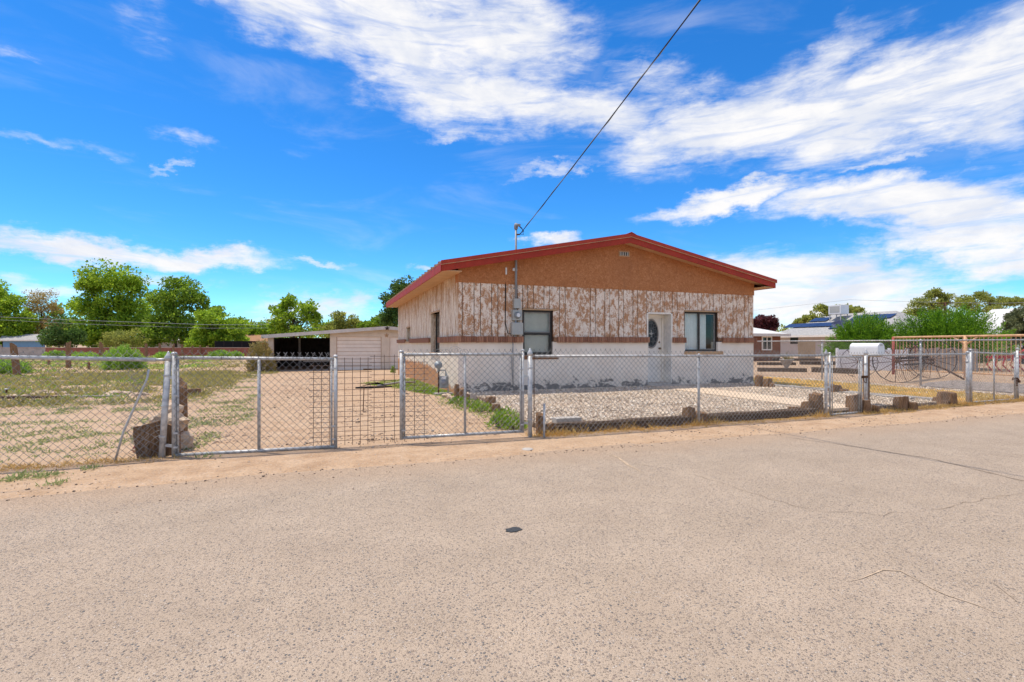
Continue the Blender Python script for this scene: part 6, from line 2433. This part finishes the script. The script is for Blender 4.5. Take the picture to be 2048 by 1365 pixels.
def build_trees():
    T = tree
    T('leafy_tree', 'bright green leafy tree rising above the grey house at the field edge', 'tree', gbase(8, 92), [(-20, 600, 55, 42), (20, 628, 45, 38), (0, 660, 60, 28), (45, 650, 25, 26), (40, 676, 30, 16), (-10, 680, 60, 18)], 92, 'leaf_bright', seed=1, per=110, size=.42)
    T('pine_tree', 'brownish olive pine with bare dark branches and see-through crown', 'tree', gbase(86, 96), [(82, 598, 40, 20), (70, 612, 36, 14), (105, 620, 26, 18), (90, 645, 34, 14), (112, 652, 30, 12), (60, 630, 26, 14), (78, 668, 34, 10)], 96, 'leaf_brown', seed=2, clumps=26, per=70, size=.36, aspect=.35, limbs=26)
    T('leafy_tree', 'tallest field tree with a domed yellow-green top over a darker lower crown', 'tree', gbase(215, 80), [(225, 562, 66, 34), (180, 575, 26, 24), (262, 578, 32, 26), (170, 615, 44, 36), (235, 620, 60, 40), (200, 655, 60, 32), (265, 650, 40, 36), (190, 682, 50, 16), (255, 684, 50, 14), (225, 672, 60, 22)], 80, 'leaf_bright', seed=3, per=120, size=.38, trunk_r=.35, limbs=22)
    T('leafy_tree', 'rounded mid-green tree next to the tallest field tree', 'tree', gbase(352, 78), [(355, 590, 52, 36), (320, 612, 36, 30), (385, 612, 28, 30), (345, 645, 58, 36), (310, 660, 30, 28), (345, 676, 58, 20), (395, 672, 26, 24), (300, 684, 30, 12)], 78, 'leaf_mid', seed=4, per=125, size=.36, trunk_r=.30, limbs=18)
    T('evergreen_bush', 'dark green rounded bush behind the brick wall below the pine', 'shrub', gbase(132, 72), [(128, 670, 46, 28), (150, 680, 26, 20), (105, 684, 20, 14)], 72, 'leaf_dark', seed=5, per=110, size=.30, trunk_r=.12)
    T('olive_bush', 'olive feathery bush behind the brick wall beside the tumbleweed', 'shrub', gbase(245, 70), [(228, 680, 26, 18), (262, 676, 32, 22), (245, 690, 40, 12)], 70, 'leaf_olive', seed=6, per=100, size=.26, trunk_r=.10, aspect=.35)
    T('leafy_tree', 'bright green bushy tree above the black shade screen', 'tree', gbase(440, 74), [(430, 640, 38, 30), (465, 658, 34, 26), (415, 668, 34, 28), (455, 682, 44, 18), (410, 688, 36, 12), (440, 665, 40, 30)], 74, 'leaf_bright', seed=7, per=110, size=.34, trunk_r=.2)
    T('leafy_tree', 'open airy tree with visible branches rising behind the carport roof', 'tree', gbase(592, 62), [(580, 605, 26, 20), (560, 622, 26, 16), (612, 620, 30, 20), (590, 640, 50, 20), (625, 645, 26, 22), (555, 655, 28, 18), (600, 668, 50, 18)], 62, 'leaf_bright', seed=8, per=55, size=.30, trunk_r=.2, clumps=30, limbs=30, cr=.26)
    T('leafy_tree', 'soft olive-green tree behind the garage roof', 'tree', gbase(688, 66), [(680, 645, 34, 22), (705, 650, 28, 18), (665, 662, 30, 16), (700, 672, 46, 16)], 66, 'leaf_olive', seed=9, per=90, size=.28, trunk_r=.18)
    T('leafy_tree', 'low bright green trees in the gap behind the shade screen', 'tree', gbase(512, 95), [(510, 668, 30, 20), (540, 675, 24, 16), (490, 678, 26, 16)], 95, 'leaf_mid', seed=10, per=90, size=.36, trunk_r=.15)
    T('dark_tree', 'dark bluish-green tree behind the far corner of the house', 'tree', gbase(800, 52), [(790, 600, 28, 28), (815, 585, 40, 30), (780, 628, 24, 26), (805, 640, 30, 30)], 52, 'leaf_dark', seed=11, per=130, size=.24, trunk_r=.2)
    T('leafy_tree', 'green bushy tree between the garage peak and the dark tree', 'tree', gbase(750, 58), [(752, 648, 26, 14), (770, 642, 18, 16), (735, 654, 18, 10)], 58, 'leaf_mid', seed=12, per=90, size=.26, trunk_r=.15)
    T('leafy_tree', 'pale green tree filling the gap between the two big field trees', 'tree', gbase(302, 100), [(300, 618, 34, 36), (290, 655, 36, 30), (310, 678, 40, 20)], 100, 'leaf_bright', seed=31, per=90, size=.44, trunk_r=.2)
    T('leafy_tree', 'green tree standing behind the brownish pine', 'tree', gbase(120, 108), [(128, 640, 32, 34), (108, 668, 36, 24), (60, 668, 36, 24)], 108, 'leaf_mid', seed=32, per=90, size=.46, trunk_r=.2)
    T('leafy_tree', 'yellow-green tree peeking over the bushy tree by the screen', 'tree', gbase(405, 98), [(402, 645, 34, 32), (430, 628, 22, 18), (470, 655, 30, 22)], 98, 'leaf_bright', seed=33, per=90, size=.42, trunk_r=.2)
    T('leafy_tree', 'hazy light green tree between the shade screen and carport roof', 'tree', gbase(530, 88), [(525, 664, 32, 20), (550, 672, 28, 16), (500, 672, 26, 18)], 88, 'leaf_bright', seed=34, per=90, size=.36, trunk_r=.18)
    T('leafy_tree', 'low light green tree between the airy tree and garage peak', 'tree', gbase(640, 80), [(645, 662, 30, 16), (670, 655, 22, 16), (720, 658, 22, 14)], 80, 'leaf_bright', seed=35, per=80, size=.32, trunk_r=.16)
    # far belt that closes the gaps
    T('far_trees_a', 'distant soft green tree beyond the brick wall between the bushy tree and carport', 'tree', gbase(490, 120), [(495, 668, 34, 14)], 120, 'leaf_olive', seed=13, per=80, size=.4, trunk_r=.2)
    bpy.data.objects['far_trees_a'].name = 'leafy_tree'
    # right-hand side
    T('plum_tree', 'dark purple-leaved plum tree above the brown house roof', 'tree', gbase(1530, 55, 0), [(1530, 645, 24, 13), (1515, 650, 16, 10), (1545, 650, 16, 10), (1530, 660, 26, 12)], 55, 'leaf_purple', seed=14, per=100, size=.22, trunk_r=.14)
    T('olive_tree', 'pale olive tree standing behind the roof cooler of the tan house', 'tree', gbase(1680, 82, 0), [(1645, 622, 24, 14), (1690, 622, 26, 14), (1715, 628, 22, 12), (1620, 640, 24, 12), (1670, 640, 50, 16), (1598, 646, 14, 8)], 82, 'leaf_olive', seed=15, per=70, size=.34, trunk_r=.22, clumps=30, cr=.26)
    T('olive_tree', 'tallest feathery olive tree behind the big juniper', 'tree', gbase(1868, 70, 0), [(1868, 590, 22, 12), (1890, 600, 24, 14), (1850, 612, 34, 16), (1880, 625, 46, 20), (1830, 628, 24, 16)], 70, 'leaf_olive', seed=16, per=75, size=.30, trunk_r=.22, clumps=32, cr=.26, aspect=.4)
    T('olive_tree', 'wide feathery olive tree behind the far white house', 'tree', gbase(1985, 72, 0), [(1962, 596, 30, 12), (1930, 605, 26, 16), (2005, 604, 26, 12), (1960, 618, 50, 18), (2030, 604, 22, 10), (1995, 632, 50, 18)], 72, 'leaf_olive', seed=17, per=75, size=.30, trunk_r=.22, clumps=32, cr=.26, aspect=.4)
    T('pine_tree', 'dense grey-green pine at the edge of the neighbour yard', 'tree', gbase(2045, 34, 0), [(2050, 632, 44, 26), (2030, 655, 32, 26), (2062, 660, 36, 30), (2035, 680, 34, 16)], 34, 'leaf_blue', seed=18, per=170, size=.14, trunk_r=.12, aspect=.4, clumps=40, cr=.24)


def juniper(label, px, pyt, half_px, depth, seed, n=480):
    rnd = np.random.default_rng(seed)
    b = gbase(px, depth, 0)
    t = thing('juniper', label, 'shrub', b, 'bright green spreading junipers')
    k = depth / F
    H = (HY - pyt) * k + CZ
    R = half_px * k
    mb = MB()
    Cs, Ds, Ls = [], [], []
    for i in range(n):
        az = rnd.uniform(0, 2 * np.pi)
        el = rnd.uniform(.10, 1.35) if i > 40 else rnd.uniform(.1, .5)
        tip = np.array([math.cos(az) * math.cos(el) * R, math.sin(az) * math.cos(el) * R, H * (.18 + .82 * math.sin(el))]) * (rnd.uniform(.55, 1.0) if i % 3 else rnd.uniform(.9, 1.06))
        s = np.array([0, 0, .1 + .35 * rnd.random()])
        ctrl = s * .5 + tip * .5 + np.array([0, 0, -.12 * R * math.cos(el)])
        pts = []
        for q in np.linspace(0, 1, 7):
            pts.append((1 - q) ** 2 * s + 2 * q * (1 - q) * ctrl + q * q * tip)
        pts = np.array(pts)
        bw = np.array(b)
        mb.tube([Vector(p + bw) for p in pts[:5]], [.03, .025, .02, .015, .008], 4, False)
        m = 130
        q = rnd.uniform(.3, 1, m) ** .7
        P = ((1 - q) ** 2)[:, None] * s + (2 * q * (1 - q))[:, None] * ctrl + (q * q)[:, None] * tip
        tang = unit((2 * (1 - q))[:, None] * (ctrl - s) + (2 * q)[:, None] * (tip - ctrl))
        D = unit(tang + rnd.normal(0, .42, (m, 3)) + np.array([0, 0, .15]))
        P = P + rnd.normal(0, .13, (m, 3)) * (1.15 - q * .75)[:, None]
        Cs.append(P + bw); Ds.append(D); Ls.append(rnd.uniform(.07, .17, m))
    V, Fc = leaf_quads(np.concatenate(Cs), np.concatenate(Ds), np.concatenate(Ls), np.concatenate(Ls) * .25)
    obj_np('foliage', V, Fc, M['leaf_juniper'], t)
    mb.build('stems', M['bark'], t)


def bush(name, label, p, R, H, mat, n, leaf, aspect=.3, seed=0, cat='plant', group=None):
    rnd = np.random.default_rng(seed)
    p = Vector(p)
    t = thing(name, label, cat, p, group)
    d = unit(rnd.normal(0, 1, (n, 3)))
    d[:, 2] = np.abs(d[:, 2])
    r = rnd.uniform(.25, 1, (n, 1)) ** .5
    lump = 1 + .16 * np.sin(d[:, :1] * 7 + seed) * np.cos(d[:, 1:2] * 6)
    C = np.array(p) + d * r * lump * np.array([R, R, H]) * .93 + np.array([0, 0, .02])
    D = unit(d * .8 + rnd.normal(0, .5, (n, 3)) + np.array([0, 0, .35]))
    L = leaf * rnd.uniform(.6, 1.4, n)
    V, Fc = leaf_quads(C, D, L, L * aspect)
    obj_np('foliage', V, Fc, M[mat], t)
    mb = MB()
    for i in range(16):
        a = rnd.uniform(0, 6.28)
        e = Vector((math.cos(a) * R * .7, math.sin(a) * R * .7, H * rnd.uniform(.3, .8)))
        mb.tube([p - Vector((0, 0, .03)), p + e * .5 + Vector((0, 0, H * .1)), p + e], [.02 * R + .004, .012 * R + .003, .003], 4, False)
    mb.build('stems', M['bark_light'], t)
    return t


build_trees()


def far_wood():
    for lab, px0, px1, top, depth in (('hazy line of distant trees beyond the brick wall and the field houses', -140, 830, 648, 125), ('hazy line of distant trees behind the neighbour houses', 1490, 2200, 652, 120)):
        cl = []
        for px in np.arange(px0, px1, 9):
            h = top + 9 * math.sin(px * .021) + 6 * math.sin(px * .063 + 1)
            for j in range(4):
                c = at(px + random.uniform(-6, 6), h + random.uniform(2, 44), depth + random.uniform(-6, 6))
                cl.append((c.x, c.y, c.z, random.uniform(.8, 1.7)))
        V, Fc = crown_leaves(cl, 42, .62)
        o = obj_np('distant_trees', V, Fc, M['leaf_olive'])
        tag(o, lab, 'trees', kind='stuff')


far_wood()
juniper('spreading bright green juniper nearer the tan house roof', 1728, 627, 72, 29, 21)
juniper('largest spreading bright green juniper behind the orange pipe fence', 1890, 614, 108, 27, 22, 720)

p = on_z(246, 738, -.25); p.z = gz(p.x, p.y)
bush('tumbleweed', 'large round green tumbleweed bush in the weedy field', p, 1.20, 1.55, 'leaf_tumble', 9000, .17, .22, 1)
p = on_z(8, 745, -.2); p.z = gz(p.x, p.y)
bush('field_bush', 'green bush beside the leaning field post', p, 1.2, .75, 'leaf_tumble', 4000, .17, .25, 2)
for i, (px, py, R, H) in enumerate([(112, 716, 1.2, .75), (165, 717, 1.7, .6), (330, 717, 1.2, .6), (190, 722, 1.0, .45), (440, 716, 1.3, .8), (470, 715, .9, .6)]):
    p = on_z(px, py, -.3); p.z = -.3
    bush('field_bush', 'low green bush growing at the foot of the red brick wall', p, R, H, 'leaf_tumble', 1800, .26, .3, 3 + i, group='bushes along the brick wall')
p = on_z(521, 745, -.3); p.z = -.3
bush('dry_bush', 'tall straggly tan bush growing against the carport pier', p, .85, 1.9, 'leaf_tan', 4200, .15, .3, 12)
p = on_z(520, 746, -.3); p.z = -.3
# weeds at the drive gate and house corner
for i, (px, py, R, H, lab) in enumerate([(1000, 857, .22, .26, 'leafy green weed clump at the foot of the drive gate by the pebbles'),
                                    (1030, 860, .20, .18, 'low green weed clump beside the pointed gate post'),
                                    (1012, 842, .26, .22, 'green weed clump below the lower log stump'),
                                    (962, 826, .26, .20, 'green weed clump beside the upper log stump'),
                                    (943, 817, .28, .18, 'green weed clump below the scalloped concrete edging'),
                                    (918, 808, .24, .14, 'small green weed clump at the house corner stumps'),
                                    (786, 747, .12, .35, 'single tall thin weed near the garage side door')]):
    p = on_z(px, py, 0)
    bush('weed_clump', lab, p, R, H, 'weed_green', 420, .055, .35, 30 + i, 'weed')


def build_grass():
    n2 = lambda x, y, s, o=0: mnoise.noise(Vector((x * s, y * s, o)))
    # sparse grey-green weeds in the near field
    pts = ground_pts(2100, (-11, -1.6), (7.3, 14.5), lambda x, y: n2(x, y, 1.5) + .8 * n2(x, y, 4.0, 3) > .05 and x < -1.2 - .08 * (y - 7) and not (11.0 < y < 11.9))
    blade_patch('field_weeds', pts, 'weed', .055, .016, 12, 1.3, 'low grey-green weeds spread over the near dirt field')
    pts = ground_pts(6500, (-26, 0), (13.5, 34), lambda x, y: (n2(x * .5, y * .8, .7, 4) + .6 * n2(x, y, 1.6, 6) > -.06) and x < -2.6 - .28 * (y - 14.5) * .45)
    blade_patch('field_grass', pts, 'olive_grass', .19, .028, 10, 1.1, 'dry olive grass covering the middle of the field')
    pts = ground_pts(800, (-22, -4), (14.5, 33), lambda x, y: x < -4.5 - .2 * (y - 14.5) and n2(x, y, .45, 9) > .05)
    blade_patch('field_weeds', pts, 'weed_green', .16, .03, 10, 1.0, 'brighter green weed patches in the middle of the field')
    pts = ground_pts(3600, (-45, -6), (34, 78), lambda x, y: x < -4 - .22 * (y - 34) and n2(x, y, .12, 8) > -.35)
    blade_patch('field_grass', pts, 'olive_grass', .20, .05, 8, .8, 'tall far grass in front of the red brick wall')
    pts = ground_pts(1500, (-40, -8), (36, 76), lambda x, y: x < -6 - .22 * (y - 34) and n2(x, y, .15, 2) > .0)
    blade_patch('field_weeds', pts, 'leaf_tumble', .22, .06, 9, .9, 'bright green weeds among the far field grass')
    # patches along the left of the drive
    pts = ground_pts(420, (-5.5, 1), (8.5, 32), lambda x, y: abs(x + 1.6 + .12 * (y - 8)) < .5 and n2(x, y, .9, 6) > .1)
    blade_patch('drive_weeds', pts, 'weed', .06, .014, 12, .9, 'small weeds along the edge of the dirt drive')
    pts = ground_pts(900, (-9, -3), (25, 33), lambda x, y: n2(x, y, .5, 5) > -.1)
    blade_patch('drive_grass', pts, 'olive_grass', .14, .03, 10, .8, 'olive grass strip beside the carport')
    # green lawn by the house side
    pts = []
    for _ in range(5200):
        px, py = random.uniform(725, 905), random.uniform(754, 797)
        lim = 783 + (px - 800) * .18
        if py > lim or py < 757 + max(0, (815 - px)) * .12 or (px > 840 and py < 757 + (px - 840) * .42):
            continue
        p = on_z(px, py, -.05)
        if p.x < 3.1:
            pts.append((p.x, p.y, gz(p.x, p.y) + .004))
    blade_patch('lawn_patch', pts, 'weed_green', .05, .016, 8, 1.3, 'bright green lawn patch along the left house wall', 'grass')
    pts = []
    for _ in range(330):
        px = random.uniform(880, 1040)
        py = 800 + (px - 880) * .33 + random.uniform(-9, 9)
        p = on_z(px, py, 0)
        pts.append((p.x, p.y, .004))
    blade_patch('edge_weeds', pts, 'weed_green', .05, .012, 9, 1.2, 'ragged green weeds along the left edge of the pebble bed', 'weeds')
    # golden dry grass
    pts = []
    for _ in range(480):
        x = random.uniform(2.75, 8.9)
        pts.append((x, FY(x) + .08 - abs(random.gauss(0, .13)), .006))
    blade_patch('dry_grass', pts, 'dry_grass', .050, .007, 9, 1.8, 'golden dry grass along the foot of the timber edging', 'grass')
    pts = []
    for cx, s in ((2.95, .12), (3.2, .2), (6.0, .25), (8.6, .2), (5.75, .12), (4.2, .3)):
        for _ in range(30):
            x = random.gauss(cx, s)
            pts.append((x, FY(x) + random.gauss(-.02, .06), .006))
    blade_patch('dry_grass', pts, 'dry_grass', .17, .006, 7, .8, 'tall dry straw tufts at the fence posts', 'grass')
    pts = []
    for _ in range(900):
        x = random.uniform(9.6, 16.5)
        pts.append((x, FY(x) + random.gauss(-.02, .14), .006))
    blade_patch('dry_grass', pts, 'dry_grass', .09, .008, 9, 1.6, 'golden dry grass along the fence beside the mailbox', 'grass')
    pts = ground_pts(9000, (13.5, 16.6), (7.3, 15.5))
    blade_patch('yellow_grass', pts, 'yellow_grass', .06, .024, 9, 1.8, 'yellow dry grass strip between the low timber and the side fence', 'grass')
    pts = []
    for _ in range(260):
        x = random.uniform(-4.5, -1.7)
        pts.append((x, FY(x) + random.gauss(-.02, .09), .006))
    blade_patch('dry_grass', pts, 'dry_grass', .07, .006, 8, 1.0, 'dry straw under the field fence', 'grass')
    pts = []
    for (px, py) in ((16, 962), (40, 958), (95, 955), (112, 968), (180, 938), (106, 950), (60, 950), (410, 915)):
        p = on_z(px, py, .005)
        for _ in range(6):
            pts.append((p.x + random.gauss(0, .03), p.y + random.gauss(0, .02), .005))
    blade_patch('verge_weeds', pts, 'weed', .07, .012, 10, .9, 'few small green weeds on the dirt verge', 'weeds')


build_grass()


def build_wires():
    # far utility pole and lines on the right
    p = gbase(1890, 66, 0)
    t = thing('utility_pole', 'distant brown utility pole with a crossarm above the junipers', 'pole', p)
    zt = at(1890, 605, 66).z
    MB().tube([(p.x, p.y, -.3), (p.x, p.y, zt)], [.18, .14], 8).build('shaft', M['rust'], t, True)
    a, b = at(1876, 606.5, 66), at(1905, 606.5, 66)
    MB().beam(a, b, .12, .14).build('crossarm', M['rust'], t)
    q = at(2110, 604, 66)
    w = thing('power_line', 'grey power line leaving the distant utility pole', 'power line', p)
    MB().tube([at(1904, 605.5, 66), at(2000, 607, 66), q], .025, 4).build('line', M['pvc_grey'], w)
    MB().tube([at(1877, 605.5, 66), at(1700, 600, 80), at(1500, 622, 105)], .018, 4).build('line', M['pvc_grey'], w)
    # lines over the field
    w = thing('power_line', 'pair of thin grey lines crossing in front of the field trees', 'power line', gbase(-60, 60))
    MB().tube([at(-120, 629, 58), at(130, 640, 60), at(420, 650, 64), at(800, 650, 70)], .022, 4).build('line', M['pvc_grey'], w, True)
    MB().tube([at(-120, 634, 58), at(150, 648, 60), at(420, 657, 64), at(800, 655, 70)], .016, 4).build('line', M['pvc_grey'], w, True)


build_wires()
